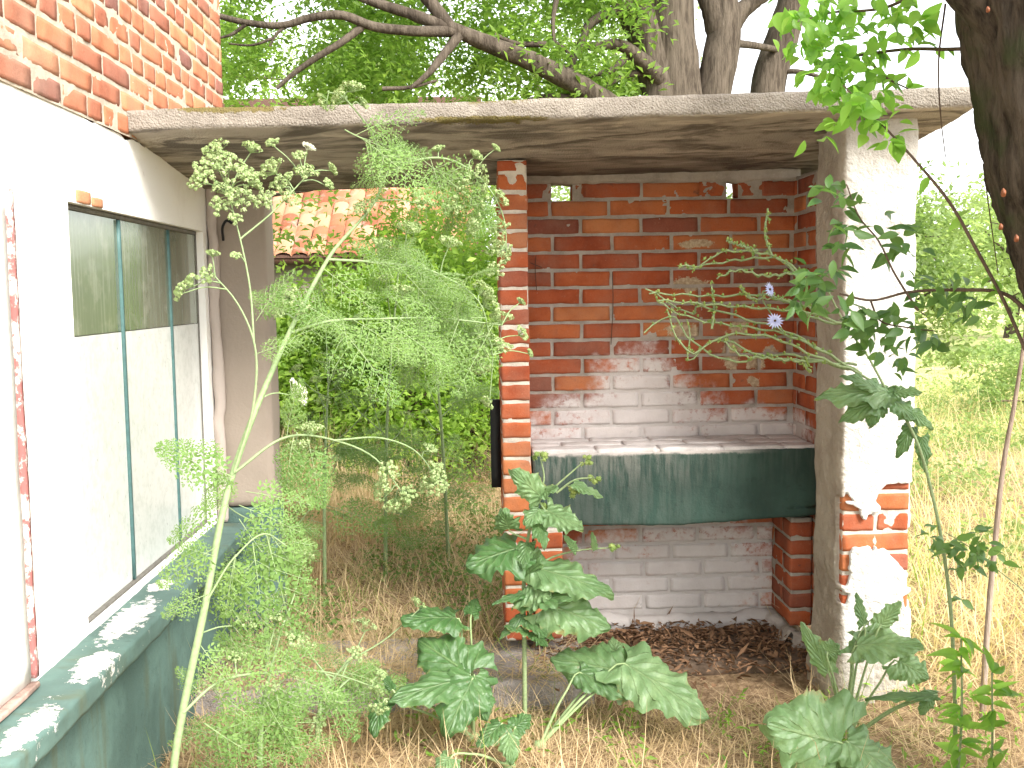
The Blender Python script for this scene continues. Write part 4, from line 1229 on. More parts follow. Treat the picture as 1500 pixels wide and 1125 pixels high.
rosette('low burdock with dark broad leaves lying over the edge of the concrete strip', (692, 1012, 3.80),
        [(668, 905, 3.85, 588, 903, 3.75, 66, .0, (-.1, -.5, .9), .1), (688, 988, 3.72, 612, 935, 3.80, 104, .1, (-.15, -.7, .7), .1), (690, 992, 3.7, 572, 1018, 3.55, 74, .25, (-.2, -.6, .8), .15),
         (692, 994, 3.68, 655, 1072, 3.52, 84, .1, (.1, -.8, .55), .2), (695, 990, 3.7, 716, 1052, 3.6, 56, .2, (.3, -.8, .5), .2), (560, 1030, 3.6, 545, 1075, 3.5, 40, .0, (-.3, -.8, .5), .2), (690, 900, 3.85, 700, 875, 3.9, 26, .0, (.3, -.6, .8), .1),
         (574, 1010, 3.6, 560, 985, 3.6, 16, .0, (0, -1, .3), .1)], 4)
rosette('burdock rosette with two long pale leaves below the fireplace floor', (790, 1045, 3.72),
        [(918, 985, 3.80, 806, 962, 3.86, 92, .45, (0, -.7, .75), .05), (915, 972, 3.8, 1040, 1048, 3.62, 104, .95, (.2, -.75, .7), .1), (905, 965, 3.9, 897, 932, 3.98, 36, .8, (0, -.8, .6), .05), (850, 985, 3.8, 930, 1020, 3.72, 50, .3, (.1, -.7, .7), .1)], 5)
rosette('small burdock leaves coming up through the straw below the brick column', (745, 1075, 3.55),
        [(735, 1060, 3.55, 700, 1092, 3.45, 44, .1, (-.2, -.6, .8), .1), (755, 1065, 3.55, 778, 1045, 3.6, 34, .1, (.2, -.6, .8), .1), (745, 1075, 3.5, 750, 1118, 3.42, 38, .6, (.1, -.8, .6), .1), (660, 1110, 3.4, 640, 1128, 3.36, 40, .7, (-.2, -.7, .7), .1)], 6)
rosette('large grey green burdock leaf in the foreground straw with a curled second leaf', (1236, 1120, 3.42),
        [(1232, 1088, 3.36, 1128, 1062, 3.32, 158, .75, (-.25, -.9, .42), .12), (1240, 1086, 3.36, 1318, 1132, 3.24, 92, .7, (.25, -.7, .65), .15)], 7)
o = rosette('upright burdock with light green leaves beside the foot of the white pier', (1238, 1046, 3.62),
            [(1214, 985, 3.62, 1172, 912, 3.66, 34, .95, (-.5, -.8, .2), .05), (1212, 955, 3.6, 1228, 945, 3.58, 40, .8, (.2, -.9, .4), .1), (1266, 915, 3.62, 1256, 868, 3.62, 24, .5, (.4, -.9, 0), .05), (1290, 915, 3.6, 1322, 882, 3.6, 34, .9, (.2, -.9, .3), .1),
             (1256, 945, 3.6, 1350, 940, 3.5, 64, .95, (.1, -.7, .7), .15), (1316, 968, 3.55, 1362, 992, 3.5, 62, .95, (.1, -.8, .5), .12), (1372, 1018, 3.42, 1266, 1018, 3.5, 26, .4, (0, -.4, 1), .1), (1362, 1018, 3.44, 1350, 1048, 3.42, 28, .6, (0, -.9, .3), .1), (1250, 960, 3.62, 1300, 905, 3.7, 40, .85, (.1, -.8, .6), .1)], 8)
st = MB()
V, F = tube(spline(ats([(1238, 1050, 3.62), (1245, 1000, 3.62), (1252, 945, 3.62), (1268, 915, 3.62), (1292, 896, 3.62)]), 16), [.0045, .002], 7); st.add(V, F)
st.build('stem', M['chic'], o)

# ================================================================== CHICORY WITH BLUE FLOWERS
b = at(1400, 1130, 3.3); b[2] = -.12
o = empty('chicory_plant', b, 'tall chicory with thin zigzag stems reaching over the niche and pale blue flowers', 'chicory')
st = MB()
main = spline(np.vstack([[b], ats([(1398, 1000, 3.32), (1388, 850, 3.36), (1368, 735, 3.4), (1340, 640, 3.44), (1300, 575, 3.48), (1255, 545, 3.5)])]), 40)
V, F = tube(main, [.0072, .0066, .0055, .0042], 8); st.add(V, F)
TW = [[(1262, 548, 3.5), (1200, 512, 3.52), (1145, 488, 3.54), (1085, 478, 3.55), (1030, 470, 3.56), (985, 455, 3.58), (962, 440, 3.58)],
      [(1255, 545, 3.5), (1190, 520, 3.5), (1130, 494, 3.52), (1060, 492, 3.54), (1010, 516, 3.55), (990, 492, 3.56), (978, 455, 3.56)],
      [(1245, 480, 3.5), (1195, 460, 3.5), (1120, 452, 3.52), (1040, 446, 3.54), (965, 440, 3.56)],
      [(1215, 425, 3.5), (1175, 400, 3.5), (1140, 378, 3.52), (1090, 368, 3.54), (1050, 372, 3.55), (1028, 388, 3.56), (995, 390, 3.56)],
      [(1130, 374, 3.52), (1121, 345, 3.52), (1125, 305, 3.53)], [(1172, 398, 3.5), (1120, 404, 3.52), (1078, 396, 3.54), (1050, 408, 3.55)], [(1110, 368, 3.53), (1080, 358, 3.54), (1064, 353, 3.54)],
      [(1200, 455, 3.5), (1140, 438, 3.52), (1100, 438, 3.53)], [(1180, 530, 3.5), (1120, 524, 3.52), (1085, 520, 3.53), (1060, 500, 3.54)], [(1043, 482, 3.55), (1046, 450, 3.55), (1042, 418, 3.55)], [(1100, 438, 3.53), (1084, 422, 3.53)], [(1185, 520, 3.5), (1180, 535, 3.5), (1188, 545, 3.49)]]
rj = random.Random(12)
TW += [[(x+rj.uniform(-14, 26)*min(i, 3)/2, y+dy*rj.uniform(.2, 1.6)*min(i, 3)/3+rj.uniform(-11, 11), d+.03) for i, (x, y, d) in enumerate(pth)] for pth, dy in ((TW[0], -12), (TW[1], 18), (TW[2], -14), (TW[3], 16), (TW[0], 34))]
rs = np.random.default_rng(4); bd = MB(); fo = MB()
for k, pth in enumerate(TW):
    p = spline(ats(pth), 26); p = p+.004*np.column_stack([np.zeros(26), np.zeros(26), np.sin(np.arange(26)*1.9)])
    V, F = tube(p, [.0046, .0038, .0026], 6); st.add(V, F)
    for i in range(4, 26, 1 if k < 4 else 2):
        q = p[i]+rs.normal(0, .004, 3); d = nrm(rs.normal(0, 1, (5, 3))+[0, 0, .8])
        cards(bd, np.repeat(q[None], 5, 0), d, nrm(rs.normal(0, 1, (5, 3))), .013*rs.uniform(.6, 1.2), .006, .2)
        V, F = box_grid((-1, 1, -1, 1, -1, 1), 1.); bd.add(nrm(V)*[.0035, .0035, .006]+q+[0, 0, .004], F)
V, F = tube(spline(ats([(1300, 575, 3.48), (1270, 520, 3.5), (1240, 478, 3.5), (1210, 420, 3.5)]), 16), [.0042, .0028], 7); st.add(V, F)
st.build('stem', M['chic'], o); bd.build('buds', M['bud'], o)
for (x, y, r, ax, nm) in ((1135, 470, .021, (0, -1, .25), 'a'), (1127, 424, .018, (.6, -.75, .2), 'b')):
    mb = MB(); c = at(x, y, 3.50); ax = nrm(np.array(ax)); a = nrm(np.cross(ax, [0, .3, 1])); bb = np.cross(ax, a)
    V, F = tube(spline([at(1150, 490, 3.54), c-ax*.02, c], 8), [.002, .003], 6); st2 = (V, F); th = np.linspace(0, 6.28, 17)[:-1]; d = a*np.cos(th)[:, None]+bb*np.sin(th)[:, None]+ax*.25
    blades_leaf(mb, np.repeat(c[None], 16, 0)+d*.002, nrm(d), np.repeat(ax[None], 16, 0), r*1.25*RNG.uniform(.85, 1.1, 16), r*.34, .25, .1)
    fl = mb.build('flower', M['petal'], o)
    MB().add(*st2).build('flower_stalk', M['chic'], fl)
    V, F = box_grid((-1, 1, -1, 1, -1, 1), .5); MB().add(nrm(V)*.004+c+ax*.003, F).build('flower_centre', M['twig'], fl)
# broad lobed leaves low on its upper stem
for i, (x0, y0, x1, y1, w, t) in enumerate([(1300, 575, 1202, 572, 52, .8), (1296, 582, 1232, 612, 40, .5), (1300, 580, 1345, 612, 46, .4), (1290, 585, 1275, 622, 34, .4), (1330, 600, 1370, 625, 28, .6), (1335, 625, 1315, 668, 26, .3), (1350, 640, 1358, 690, 26, .35), (1285, 570, 1240, 545, 30, .6), (1310, 575, 1350, 570, 26, .5)]):
    add_leaf(o, at(x0, y0, 3.46), at(x1, y1, 3.42), w*3.45/FPX, (.1*math.sin(i), -.75, .65), None, 300+i, t, .25, .10)

# ================================================================== NEAR TREE (dark trunk) WITH ITS LOW BRANCHES
TD = 2.75
tb = at(1690, 900, TD); tb[2] = -.15
o = empty('plum_tree', tb, 'near dark barked tree with thin leafy twigs hanging over the white pier', 'tree')
tp = np.vstack([[tb], ats([(1720, 620, TD), (1662, 440, TD), (1612, 300, TD), (1594, 150, TD), (1578, 0, TD), (1560, -160, TD+.02)]), [at(1520, -420, TD+.1)]])
V, F = tube(spline(tp, 220), [.29, .25, .225, .21, .21, .235, .25, .24], 180, .12)
ctr = np.repeat(V.reshape(-1, 180, 3).mean(1), 180, 0); q_ = V*[1, 1, .16]
V = V+nrm(V-ctr)*(.022*(.5-np.abs(fbm(q_, 17, 5)))+.008*fbm(V*[1, 1, .4], 60, 6))[:, None]; mb = MB().add(V, F)
for pth, r in (([(1530, 110, TD+.02), (1478, 15, TD), (1415, -45, TD+.03), (1340, -200, TD+.2)], [.12, .085, .06, .045]), ([(1560, -160, TD), (1640, -300, TD), (1760, -500, TD+.2)], [.17, .13, .09])):
    V, F = tube(spline(ats(pth), 20), r, 16, .1); mb.add(V, F)
trunk = mb.build('trunk', M['bark_near'], o)
GUM = plain('orange_gum', (.22, .075, .03), .5, .6, 90, .3)
for (x, y, r) in ((1463, 283, .011), (1459, 333, .009), (1482, 350, .010), (1440, 15, .008), (1500, 420, .006)):   # drops of orange gum
    c = at(x+8, y, TD-.19); V, F = box_grid((-1, 1, -1, 1, -1, 1), .25); r *= .62; V = nrm(V)*[r, r*.5, r*1.4]; MB().add(rough(V, r*.9, 70, 3)+c, F).build('gum', GUM, trunk)
mb = MB()
BR = {'low': ([(1520, 470, 2.8), (1470, 430, 2.9), (1400, 425, 3.0), (1330, 428, 3.08), (1275, 440, 3.12), (1230, 430, 3.14)], [.006, .003]),
      'diag': ([(1505, 520, 2.85), (1470, 440, 2.88), (1430, 365, 2.9), (1390, 295, 2.92), (1345, 240, 2.95), (1290, 180, 2.98), (1235, 125, 3.0)], [.005, .0045, .002]),
      'up': ([(1445, 70, 2.9), (1390, 72, 3.0), (1330, 72, 3.1), (1265, 80, 3.15), (1200, 95, 3.15)], [.006, .005, .0025]),
      'fork': ([(1265, 80, 3.15), (1300, 115, 3.12), (1330, 130, 3.1)], [.0055, .002]),
      'top': ([(1400, -50, 2.95), (1300, 10, 3.05), (1210, 20, 3.1), (1150, 40, 3.12)], [.006, .002]),
      'side': ([(1345, 455, 3.06), (1310, 400, 3.08), (1285, 350, 3.1), (1260, 320, 3.12), (1240, 270, 3.12)], [.0035, .0018]),
      'hang': ([(1385, 5, 2.95), (1375, 90, 2.98), (1378, 170, 3.0), (1385, 230, 3.0)], [.003, .0015]),
      'twig': ([(1440, 240, 2.9), (1448, 300, 2.92), (1462, 400, 2.92)], [.002, .0012]),
      'mid': ([(1275, 440, 3.12), (1290, 470, 3.14), (1330, 480, 3.12), (1370, 485, 3.1)], [.003, .0015])}
bp = {}
for k, (pth, r) in BR.items():
    bp[k] = spline(ats(pth), 40); V, F = tube(bp[k], r, 7); mb.add(V, F)
mb.build('branch', M['twig'], o)
fo, fo2 = MB(), MB()


def spray(mb, x, y, D, n, sp, L=.05, W=.5):
    n = int(n*1.7); L = L*1.22
    P = np.array([at(x+RNG.normal(0, sp), y+RNG.normal(0, sp*.8), D+RNG.normal(0, .05)) for _ in range(n)])
    d = nrm(RNG.normal(0, 1, (n, 3))*[1, .7, .7]+[0, -.15, -.35]); N = nrm(RNG.normal(0, .55, (n, 3))+[0, -.6, .8])
    l = L*RNG.uniform(.6, 1.2, n); blades_leaf(mb, P, d, N, l, l*W)


for (x, y, D, n, sp) in [(1185, 15, 3.1, 12, 22), (1215, 45, 3.12, 14, 20), (1250, 60, 3.12, 16, 22), (1170, 60, 3.12, 9, 14), (1290, 30, 3.05, 12, 24), (1335, 20, 3.0, 12, 22), (1230, 95, 3.1, 16, 20), (1205, 110, 3.1, 12, 16), (1260, 115, 3.08, 12, 16), (1190, 60, 3.1, 10, 20),
                         (1250, 140, 3.0, 12, 14), (1275, 165, 2.99, 12, 12), (1240, 165, 3.0, 7, 10), (1295, 185, 2.98, 9, 10), (1310, 205, 2.97, 6, 8), (1265, 150, 3.0, 8, 14), (1300, 130, 3.1, 8, 16), (1220, 140, 3.05, 6, 10), (1330, 60, 3.1, 8, 16), (1160, 25, 3.1, 8, 12), (1200, 190, 3.05, 4, 14)]:
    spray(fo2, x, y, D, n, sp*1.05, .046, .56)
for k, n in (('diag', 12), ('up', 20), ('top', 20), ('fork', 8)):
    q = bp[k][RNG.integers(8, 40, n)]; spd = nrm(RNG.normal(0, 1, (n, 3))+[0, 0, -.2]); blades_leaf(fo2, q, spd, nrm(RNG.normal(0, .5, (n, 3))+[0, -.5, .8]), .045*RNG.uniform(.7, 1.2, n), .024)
for (x, y, D, n, sp) in [(1215, 275, 3.1, 6, 10), (1235, 300, 3.12, 5, 8), (1232, 330, 3.12, 6, 8), (1262, 298, 3.12, 2, 4), (1225, 365, 3.12, 5, 8), (1315, 330, 3.1, 5, 12), (1300, 362, 3.1, 4, 10), (1240, 345, 3.1, 4, 10), (1225, 395, 3.12, 3, 8), (1325, 355, 3.1, 4, 12),
                         (1185, 415, 3.14, 10, 12), (1175, 440, 3.14, 10, 12), (1205, 435, 3.14, 8, 12), (1195, 400, 3.14, 6, 9), (1250, 455, 3.14, 6, 12), (1275, 475, 3.14, 9, 14), (1310, 465, 3.12, 6, 12), (1300, 500, 3.14, 9, 14), (1335, 490, 3.12, 8, 10), (1370, 500, 3.1, 6, 8), (1320, 530, 3.12, 5, 8), (1265, 500, 3.14, 7, 12), (1255, 470, 3.14, 6, 12), (1380, 430, 3.02, 7, 14), (1420, 435, 2.98, 6, 12), (1410, 405, 3., 2, 6), (1330, 405, 3.1, 3, 14), (1430, 455, 2.95, 3, 8)]:
    spray(fo, x, y, D, n, sp, .046, .46)
fo.build('foliage', M['plum'], o); fo2.build('foliage', M['plum_backlit'], o)
# crown of the same tree, above and beyond the frame
mb = MB(); C = at(1560, -480, 3.0)+RNG.normal(0, 1, (130, 3))*[1.0, .9, .45]+[.45, .1, .45]
C = C[(C[:, 2] > 2.75)]
clumps_of_leaves(mb, C, .16, 20, .05, .5); mb.build('crown', M['plum'], o)

# saplings and shoots by the pier
b = at(1440, 965, 3.75); b[2] = -.12
o = empty('dry_stick', b, 'thin bare brown stick standing upright in the meadow grass beyond the pier', 'stick')
V, F = tube(spline(np.vstack([[b], ats([(1448, 900, 3.75), (1458, 790, 3.75), (1470, 680, 3.75), (1488, 580, 3.75), (1500, 500, 3.75), (1506, 440, 3.76)])]), 30), [.011, .010, .009, .0075, .005], 9, .12)
MB().add(V, F).build('stem', M['stick'], o)
b = at(1520, 900, 3.3); b[2] = -.12
o = empty('shrub_shoot', b, 'thin arching green shoot with small leaves crossing the dry stick', 'shoot')
p = spline(np.vstack([[b], ats([(1505, 872, 3.3), (1455, 830, 3.3), (1415, 798, 3.3), (1385, 780, 3.3)])]), 24)
V, F = tube(p, [.003, .0016], 6); MB().add(V, F).build('stem', M['chic'], o)
mb = MB()
for (x, y, n, sp) in [(1355, 782, 4, 7), (1375, 800, 6, 9), (1398, 800, 7, 9), (1420, 812, 8, 10), (1440, 805, 7, 9), (1455, 820, 5, 8), (1430, 780, 4, 7), (1400, 880, 3, 5), (1412, 830, 4, 8)]:
    spray(mb, x, y, 3.32, n, sp, .040, .48)
mb.build('foliage', M['plum'], o)
for nm, gx, D, top, n, seed, lab in (('leafy_weed', 1400, 3.2, 935, 26, 1, 'dense green weed with long leaves at the foot of the chicory'), ('leafy_weed', 1445, 3.1, 985, 18, 2, 'lower spreading green weed beside the dense one, nearest the near tree')):
    rs = np.random.default_rng(seed); b = at(gx, 1140, D); b[2] = -.13; o = empty(nm, b, lab, 'weed', 'green weeds in the straw')
    e = at(gx+8, top, D); p = spline([b, b*.5+e*.5+[.01, 0, 0], e], 20); n *= 2; V, F = tube(p, [.005, .0025], 7); MB().add(V, F).build('stem', M['chic'], o)
    q = p[rs.integers(2, 20, n)]; d = nrm(rs.normal(0, 1, (n, 3))*[1, .8, .5]+[0, -.2, .1]); mb = MB()
    blades_leaf(mb, q, d, nrm(rs.normal(0, .4, (n, 3))+[0, -.5, .9]), .075*rs.uniform(.5, 1.3, n), .026*rs.uniform(.6, 1.3, n), .6, .25); mb.build('foliage', M['plum_backlit'], o)

# ================================================================== TREES BEHIND
tb = at(1010, 420, 8.2); tb[2] = -.15
o = empty('walnut_tree', tb, 'big many trunked tree behind the slab roof with a long limb over the passage', 'tree')
D = 8.0
mb = MB()
TR = [([(1000, 520, D), (985, 330, D), (978, 180, D), (955, 70, D), (925, 0, D), (895, -110, D)], [.27, .24, .22, .16, .13, .1]),
      ([(1000, 420, D), (998, 200, D), (988, 90, D), (982, 0, D), (990, -160, D)], [.2, .21, .17, .15, .1]),
      ([(1018, 450, D), (1035, 200, D), (1052, 95, D), (1062, 40, D), (1058, -10, D), (1066, -160, D)], [.18, .135, .12, .12, .09, .06]),
      ([(1055, 45, D), (1040, 0, D), (1010, -80, D)], [.1, .08, .06]),
      ([(1065, 45, D), (1085, 18, D), (1120, -10, D), (1180, -80, D)], [.075, .055, .045, .03]),
      ([(1128, 440, 8.6), (1122, 240, 8.6), (1128, 110, 8.6), (1150, 40, 8.6), (1168, -20, 8.6), (1190, -160, 8.6)], [.2, .15, .13, .12, .1, .07]),
      ([(990, 300, 7.9), (930, 190, 7.5), (880, 145, 7.3), (800, 100, 7.2), (720, 66, 7.1), (660, 42, 7.0), (600, 20, 7.0), (540, 0, 7.0), (480, -30, 7.0)], [.11, .095, .08, .07, .062, .052, .038, .03, .022]),
      ([(668, 46, 7.0), (600, 45, 6.9), (544, 38, 6.85), (500, 22, 6.8), (455, 26, 6.8), (415, 37, 6.8), (360, 33, 6.8), (300, 20, 6.8), (230, 30, 6.8)], [.036, .032, .03, .027, .023, .019, .016, .012]),
      ([(660, 42, 7.0), (640, 15, 7.0), (615, -15, 7.0), (570, -70, 7)], [.045, .038, .03]),
      ([(672, 52, 7.0), (650, 80, 6.95), (625, 110, 6.9), (600, 130, 6.9)], [.034, .026, .012]),
      ([(530, 40, 6.85), (500, 62, 6.8), (455, 90, 6.8), (425, 112, 6.8), (405, 130, 6.8)], [.024, .02, .012]),
      ([(430, 32, 6.8), (405, 50, 6.8), (395, 68, 6.8)], [.014, .006]), ([(362, 34, 6.8), (340, 50, 6.8), (310, 58, 6.8)], [.014, .006]), ([(400, 56, 6.8), (370, 66, 6.8), (335, 64, 6.8)], [.010, .005]),
      ([(968, 115, 7.9), (930, 80, 7.7), (905, 65, 7.6), (870, 68, 7.6), (845, 66, 7.6)], [.07, .052, .036, .022]),
      ([(922, 80, 7.7), (890, 105, 7.6), (858, 112, 7.6)], [.03, .018]), ([(960, 108, 7.9), (925, 108, 7.8), (880, 130, 7.7)], [.03, .014]),
      ([(1062, 62, 7.95), (1100, 66, 8.2), (1150, 75, 8.6)], [.03, .022]), ([(1135, 105, 8.6), (1170, 105, 8.5), (1210, 115, 8.4)], [.025, .012]),
      ([(930, 0, 7.8), (900, 15, 7.7), (860, 40, 7.6), (850, 70, 7.55), (825, 110, 7.5)], [.04, .03, .015]), ([(830, 118, 7.3), (840, 90, 7.3), (812, 60, 7.4)], [.02, .01]), ([(815, 0, 7.2), (810, 30, 7.2), (812, 62, 7.2)], [.018, .01]), ([(800, 65, 7.2), (750, 62, 7.2), (725, 50, 7.2)], [.022, .012]),
      ([(560, 130, 6.9), (600, 128, 6.9), (640, 118, 6.95)], [.014, .008]), ([(850, 145, 7.3), (800, 142, 7.3), (770, 148, 7.3)], [.03, .014])]
for pth, r in TR:
    V, F = tube(spline(ats(pth), 40), r, 14 if r[0] > .1 else 8, .13 if r[0] > .06 else .05); mb.add(V, F)
mb.build('trunk', M['bark'], o)
mb = MB(); C = []
rs = np.random.default_rng(8)
while len(C) < 1120:
    x, y, d = rs.uniform(280, 985), rs.uniform(-130, 165), rs.uniform(7.1, 9.6)
    g = vn(np.array([[x, y, d*60]]), 1/70., 3)[0]
    if g > -.02 and not (x > 945 and y > -40): C.append(at(x, y, d))
for _ in range(40): C.append(at(rs.uniform(960, 1300), rs.uniform(-300, -60), rs.uniform(6.8, 9)))
C = np.array(C); clumps_of_leaves(mb, C, .19*rs.uniform(.6, 1.2, len(C)), 34, .066, .42, tint=rs.random(len(C)))
mb.build('crown', M['canopy'], o)

for i, (px, y, h, cr, nc, nl, lab) in enumerate([
        (300, 20, 7.6, 2.8, 330, 40, 'broad pale green tree far behind the house corner'), (540, 21, 8.4, 3.1, 380, 40, 'tall pale green tree beyond the tiled cottage'), (780, 19.5, 7.6, 2.7, 330, 40, 'leafy tree seen above the middle of the slab roof'),
        (930, 20, 7.6, 2.7, 220, 32, 'tree behind the trunks of the big tree'), (180, 11, 6.5, 2.3, 150, 36, 'tree hidden mostly behind the brick gable')]):
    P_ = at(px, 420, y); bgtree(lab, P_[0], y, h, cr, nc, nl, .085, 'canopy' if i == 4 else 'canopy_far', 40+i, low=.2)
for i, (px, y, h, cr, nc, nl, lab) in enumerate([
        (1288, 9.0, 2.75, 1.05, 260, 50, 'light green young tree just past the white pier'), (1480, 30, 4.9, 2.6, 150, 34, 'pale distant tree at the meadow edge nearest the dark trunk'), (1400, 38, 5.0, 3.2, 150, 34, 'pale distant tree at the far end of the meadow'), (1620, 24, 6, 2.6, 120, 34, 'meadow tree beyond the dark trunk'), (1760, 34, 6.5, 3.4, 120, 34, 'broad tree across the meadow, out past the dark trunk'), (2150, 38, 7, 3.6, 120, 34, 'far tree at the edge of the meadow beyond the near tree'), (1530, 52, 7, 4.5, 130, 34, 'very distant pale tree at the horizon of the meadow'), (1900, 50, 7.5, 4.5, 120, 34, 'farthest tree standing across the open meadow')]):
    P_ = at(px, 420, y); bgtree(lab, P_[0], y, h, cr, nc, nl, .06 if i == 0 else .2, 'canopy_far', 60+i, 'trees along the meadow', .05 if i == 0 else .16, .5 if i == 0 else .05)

# bushes seen through the passage
for i, (px, y, rad, nc, nl, lab) in enumerate([
        (440, 8.6, (.75, .6, 1.55), 300, 60, 'bright green bush under the tiled roof beside the corner pier'), (590, 8.0, (.55, .6, 1.7), 170, 60, 'dense dark centred bush in the middle of the passage'), (690, 8.8, (.6, .7, 1.75), 180, 60, 'bright green bush next to the thin brick column'),
        (520, 10.5, (1.2, .9, 1.3), 200, 60, 'wide bush before the cottage'), (690, 11.0, (.95, .8, 2.5), 220, 60, 'tall bush hiding the end of the tiled roof'), (800, 9.5, (1.0, .8, 2.2), 150, 50, 'bush behind the fireplace wall'), (980, 10, (1.3, .8, 1.3), 100, 50, 'bush behind the shelter, nearest the pier'),
        (505, 9.5, (.6, .5, 1.5), 220, 60, 'round bush under the eaves between the corner pier and the dark centred bush'), (610, 9.8, (.50, .5, 2.15), 200, 60, 'narrow tall bush just behind the dense dark centred one'), (250, 10.5, (1.0, .9, 1.5), 150, 50, 'bush behind the house corner')]):
    P_ = at(px, 420, y); bush('bush', lab, (P_[0], y), rad, nc, nl, .062, .52, 'bush', 'bushes behind the shelter', 80+i)
for i, (px, y, rad, lab) in enumerate([(1475, 19, (1.4, .9, .6), 'low bush on the meadow behind the dry stick'), (1560, 12, (1.2, .8, .9), 'low meadow bush beside the dark trunk')]):
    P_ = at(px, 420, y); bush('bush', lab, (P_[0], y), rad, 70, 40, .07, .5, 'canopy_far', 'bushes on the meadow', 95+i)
# trees out of the frame to the side that stand in the light and in the window's reflection
for i, (x, y, h) in enumerate(((7.5, 7.5, 5.5), (9.5, 3.0, 5.5))):
    pass

# cottage with a tiled roof
cy = 14.0; c0 = at(385, 376, cy); c1 = at(700, 366, cy)
b = np.array([c0[0]-2.5, cy+.4, -.1]); o = empty('cottage', b, 'low cottage behind the bushes with a faded red tiled roof', 'cottage')
x0, x1 = c0[0]-3., c1[0]+.1; ez = c0[2]
V, F = box_grid((x0+.3, x1-.3, cy+.35, cy+4., -.2, ez+.05), .8); MB().add(V, F).build('wall', M['grey_render'], o)
mb = MB(); rs = np.random.default_rng(3); nx = int((x1-x0)/.21)
sl = math.radians(36); th = np.linspace(0, math.pi, 6)
for r in range(13):
    for k in range(nx):
        xx = x0+k*.21+rs.normal(0, .006); s0 = r*.30; z_ = ez+s0*math.sin(sl)+rs.normal(0, .006); y_ = cy+s0*math.cos(sl)
        prof = np.column_stack([xx+.105+.105*-np.cos(th), .055*np.sin(th)])
        A_ = np.column_stack([prof[:, 0], np.full(6, y_), z_+prof[:, 1]+.03]); B_ = A_+[0, .36*math.cos(sl), .36*math.sin(sl)-.03]; A2 = A_-[0, 0, .045]
        mb.add(np.concatenate([A2, A_, B_]), grid_faces(3, 6), rs.random())
mb.build('roof', M['tile'], o)
V, F = box_grid((x0, x1, cy+.02, cy+.06, ez-.09, ez+.02), .6); MB().add(V, F).build('eaves_board', M['rust'], o)
Q = np.array([[x0, cy, ez-.02], [x1, cy, ez-.02], [x1, cy+3.6, ez+3.6*math.tan(sl)-.02], [x0, cy+3.6, ez+3.6*math.tan(sl)-.02]])
MB().add(Q, [[0, 1, 2, 3]]).build('roof_lining', M['rust'], o)

# ================================================================== DRY GRASS, WEEDS, LITTER
def field(name, label, n, xr, yr, L, W, mat, lean=(.1, 1.2), dens=None, cat=None, z0=None, curl=.35):
    P = np.column_stack([RNG.uniform(*xr, n), RNG.uniform(*yr, n), np.zeros(n)])
    if dens is not None: P = P[RNG.random(n) < dens(P)]
    P[:, 2] = gz(P)-.01
    pv_ = (P[:, 0] < .42) & (P[:, 0] > -1.16) & (P[:, 1] > 4.08) & (P[:, 1] < 4.66); P[pv_, 2] = FL
    n = len(P); mb = MB()
    cl = .5+.5*vn(P, 2.6, 12)
    grass(mb, P, L*RNG.uniform(.45, 1.3, n)*(.6+.8*cl), W*RNG.uniform(.6, 1.3, n), RNG.uniform(*lean, n), RNG.uniform(0, 6.28, n), RNG.normal(curl, .3, n), np.clip(.5+.45*vn(P, 1.7, 31)+.3*vn(P, 6, 32)+RNG.normal(0, .2, n), 0, .99))
    return tag(mb.build(name, M[mat]), label, kind='stuff')


def off_paving(P): return np.where((P[:, 0] < .45) & (P[:, 0] > -1.1) & (P[:, 1] > 4.05) & (P[:, 1] < 4.6), np.clip(.95-.8*np.abs(vn(P, 1.9, 77)+.2), .12, .9), np.where((P[:, 0] > .05) & (P[:, 0] < 1.55) & (P[:, 1] > 4.0) & (P[:, 1] < 5), .0, np.where(P[:, 0] < -1.08, 0, 1)))


def pierfree(P): return ~((P[:, 0] > 1.3) & (P[:, 0] < 1.62) & (P[:, 1] > 3.9) & (P[:, 1] < 4.3))


field('dry_grass', 'pale matted straw in the foreground', 52000, (-1.08, 2.4), (2.7, 4.68), .17, .003, 'straw', (1.1, 1.75), lambda P: off_paving(P)*pierfree(P)*(.25+.75*(vn(P, 3.2, 5) > -.35)), curl=.15)
field('lying_straw', 'long dry stalks lying across the foreground straw', 7000, (-1.05, 2.4), (2.9, 4.68), .36, .0042, 'straw', (1.25, 1.62), lambda P: off_paving(P)*pierfree(P)*(.35+.65*(vn(P, 2.2, 15) > -.1)), curl=.03)
field('upright_grass', 'pale grass stalks standing up out of the foreground straw', 800, (-1.0, 2.4), (2.9, 4.1), .28, .0034, 'straw', (.1, 1.0), lambda P: off_paving(P)*pierfree(P), curl=.22)
field('brown_grass', 'brown matted dry grass behind the passage', 46000, (-2.2, 2.0), (4.6, 9.5), .26, .004, 'straw', (.5, 1.7), lambda P: off_paving(P)*np.clip(1.5-(P[:, 1]-4.6)*.16, .3, 1), curl=.25)
field('brown_tussock', 'tall brown grass tussocks behind the passage', 14000, (-1.5, .4), (4.9, 8.5), .62, .004, 'straw', (.05, .8), lambda P: (vn(P, 1.6, 9) > -.1)*1., curl=.3)
field('meadow_grass', 'sunlit yellow meadow grass beyond the pier', 75000, (1.2, 9.5), (4.0, 17), .40, .0055, 'meadow', (.2, 1.5), lambda P: pierfree(P)*np.where((P[:, 0] < 1.6) & (P[:, 1] < 5), 0, 1)*np.clip(1.15-(P[:, 1]-4)*.05, .3, 1)*(.35+.65*(vn(P, 1.1, 41) > -.25)), curl=.3)
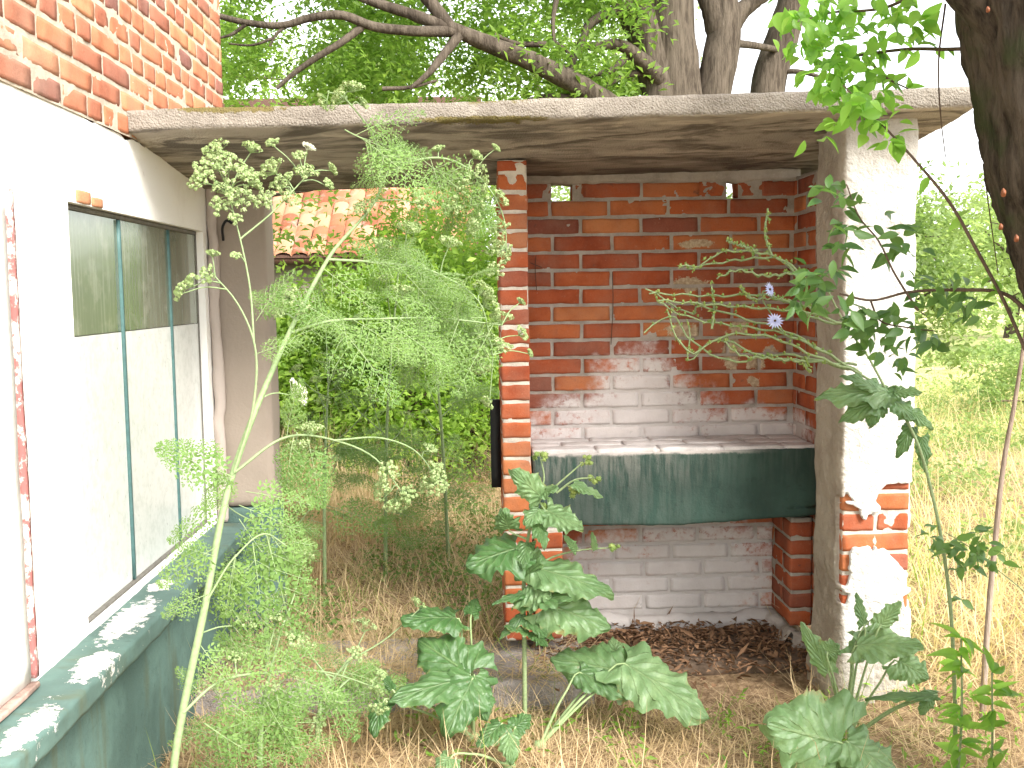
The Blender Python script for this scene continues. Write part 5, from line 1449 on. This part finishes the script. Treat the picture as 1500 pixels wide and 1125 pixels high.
# litter on the niche floor
n = 4200; P = np.column_stack([RNG.uniform(.2, 1.4, n), RNG.uniform(4.02, 4.79, n), np.zeros(n)])
P = P[(RNG.random(n) < np.clip((P[:, 1]-4.1)*2.2, .07, 1)) & ~((P[:, 0] > 1.3) & (P[:, 1] > 4.48))]; n = len(P); P[:, 2] = -.05+RNG.uniform(0, .03, n)*np.clip((P[:, 1]-4.15)*2.5, .2, 1.)
mb = MB(); cards(mb, P, nrm(RNG.normal(0, 1, (n, 3))*[1, 1, .35]), nrm(RNG.normal(0, .45, (n, 3))+UP), RNG.gamma(3, .012, n), RNG.uniform(.005, .022, n), .3)
tag(mb.build('leaf_litter', M['litter']), 'brown fallen leaves covering the floor of the niche', kind='stuff')
n = 3500; P = np.column_stack([RNG.uniform(-1.1, .3, n), RNG.uniform(4.62, 7.5, n), np.zeros(n)]); P = P[vn(P, 2.1, 3) > .12]; P[:, 2] = gz(P)+.02
mb = MB(); clumps_of_leaves(mb, P[:420]+[0, 0, .06], .07, 7, .030, .6)
tag(mb.build('ground_weeds', M['weed']), 'small green weeds scattered through the brown grass behind the passage', kind='stuff')
P = np.column_stack([RNG.uniform(-.9, 2.2, 120), RNG.uniform(3.2, 4.0, 120), np.zeros(120)]); P[:, 2] = gz(P)
P = P[off_paving(P) > .5]
mb = MB(); clumps_of_leaves(mb, P+[0, 0, .05], .05, 6, .04, .35)
tag(mb.build('foreground_weeds', M['plum_backlit']), 'small bright green leaves between the straw in the foreground', kind='stuff')
n = 9000; P = np.column_stack([RNG.uniform(1.7, 9, n), RNG.uniform(5.2, 15, n), np.zeros(n)]); P = P[vn(P, .9, 21) > -.1]; P[:, 2] = gz(P)+.12
mb = MB(); clumps_of_leaves(mb, P[:3200], .14, 8, .05, .5)
tag(mb.build('meadow_weeds', M['canopy_far']), 'yellow green weeds scattered in the sunlit meadow', kind='stuff')

# ================================================================== LIGHT, SKY, CAMERA
EL, AZ = math.radians(41), math.radians(143)        # sun: high, off to the side behind the viewer (compass angle from +Y)
w = bpy.data.worlds.new('World'); SC.world = w; w.use_nodes = True; nt = w.node_tree
bg = nt.nodes['Background']; sky = nt.nodes.new('ShaderNodeTexSky'); sky.sky_type = 'NISHITA'; sky.sun_disc = False
sky.sun_elevation = EL; sky.sun_rotation = AZ; sky.air_density = 1.; sky.dust_density = 1.6; sky.ozone_density = 1.
hs = nt.nodes.new('ShaderNodeHueSaturation'); hs.inputs['Saturation'].default_value = .16
nt.links.new(sky.outputs[0], hs.inputs['Color']); nt.links.new(hs.outputs[0], bg.inputs[0]); bg.inputs[1].default_value = .15
sd = bpy.data.lights.new('sun', 'SUN'); sd.energy = 1.9; sd.angle = math.radians(24); sd.color = (1, .95, .88)
so = bpy.data.objects.new('sun', sd); COL.objects.link(so); so.location = (6, -6, 12)
dv = Vector((math.sin(AZ)*math.cos(EL), math.cos(AZ)*math.cos(EL), math.sin(EL)))
so.rotation_euler = dv.to_track_quat('Z', 'Y').to_euler()

cd = bpy.data.cameras.new('camera'); co = bpy.data.objects.new('camera', cd); COL.objects.link(co)
cd.sensor_width = 36; cd.lens = 36*FPX/1500; cd.clip_start = .05; cd.clip_end = 2000
from mathutils import Matrix
R = Matrix((CR, CU, -FW)).transposed(); co.matrix_world = Matrix.Translation(Vector(CAM)) @ R.to_4x4()
SC.camera = co
SC.view_settings.view_transform = 'Standard'; SC.view_settings.look = 'None'; SC.view_settings.gamma = 1; SC.view_settings.use_curve_mapping = False
SC.view_settings.exposure = 2.0
SC.cycles.max_bounces = 8; SC.cycles.diffuse_bounces = 4; SC.cycles.transmission_bounces = 4; SC.cycles.glossy_bounces = 3
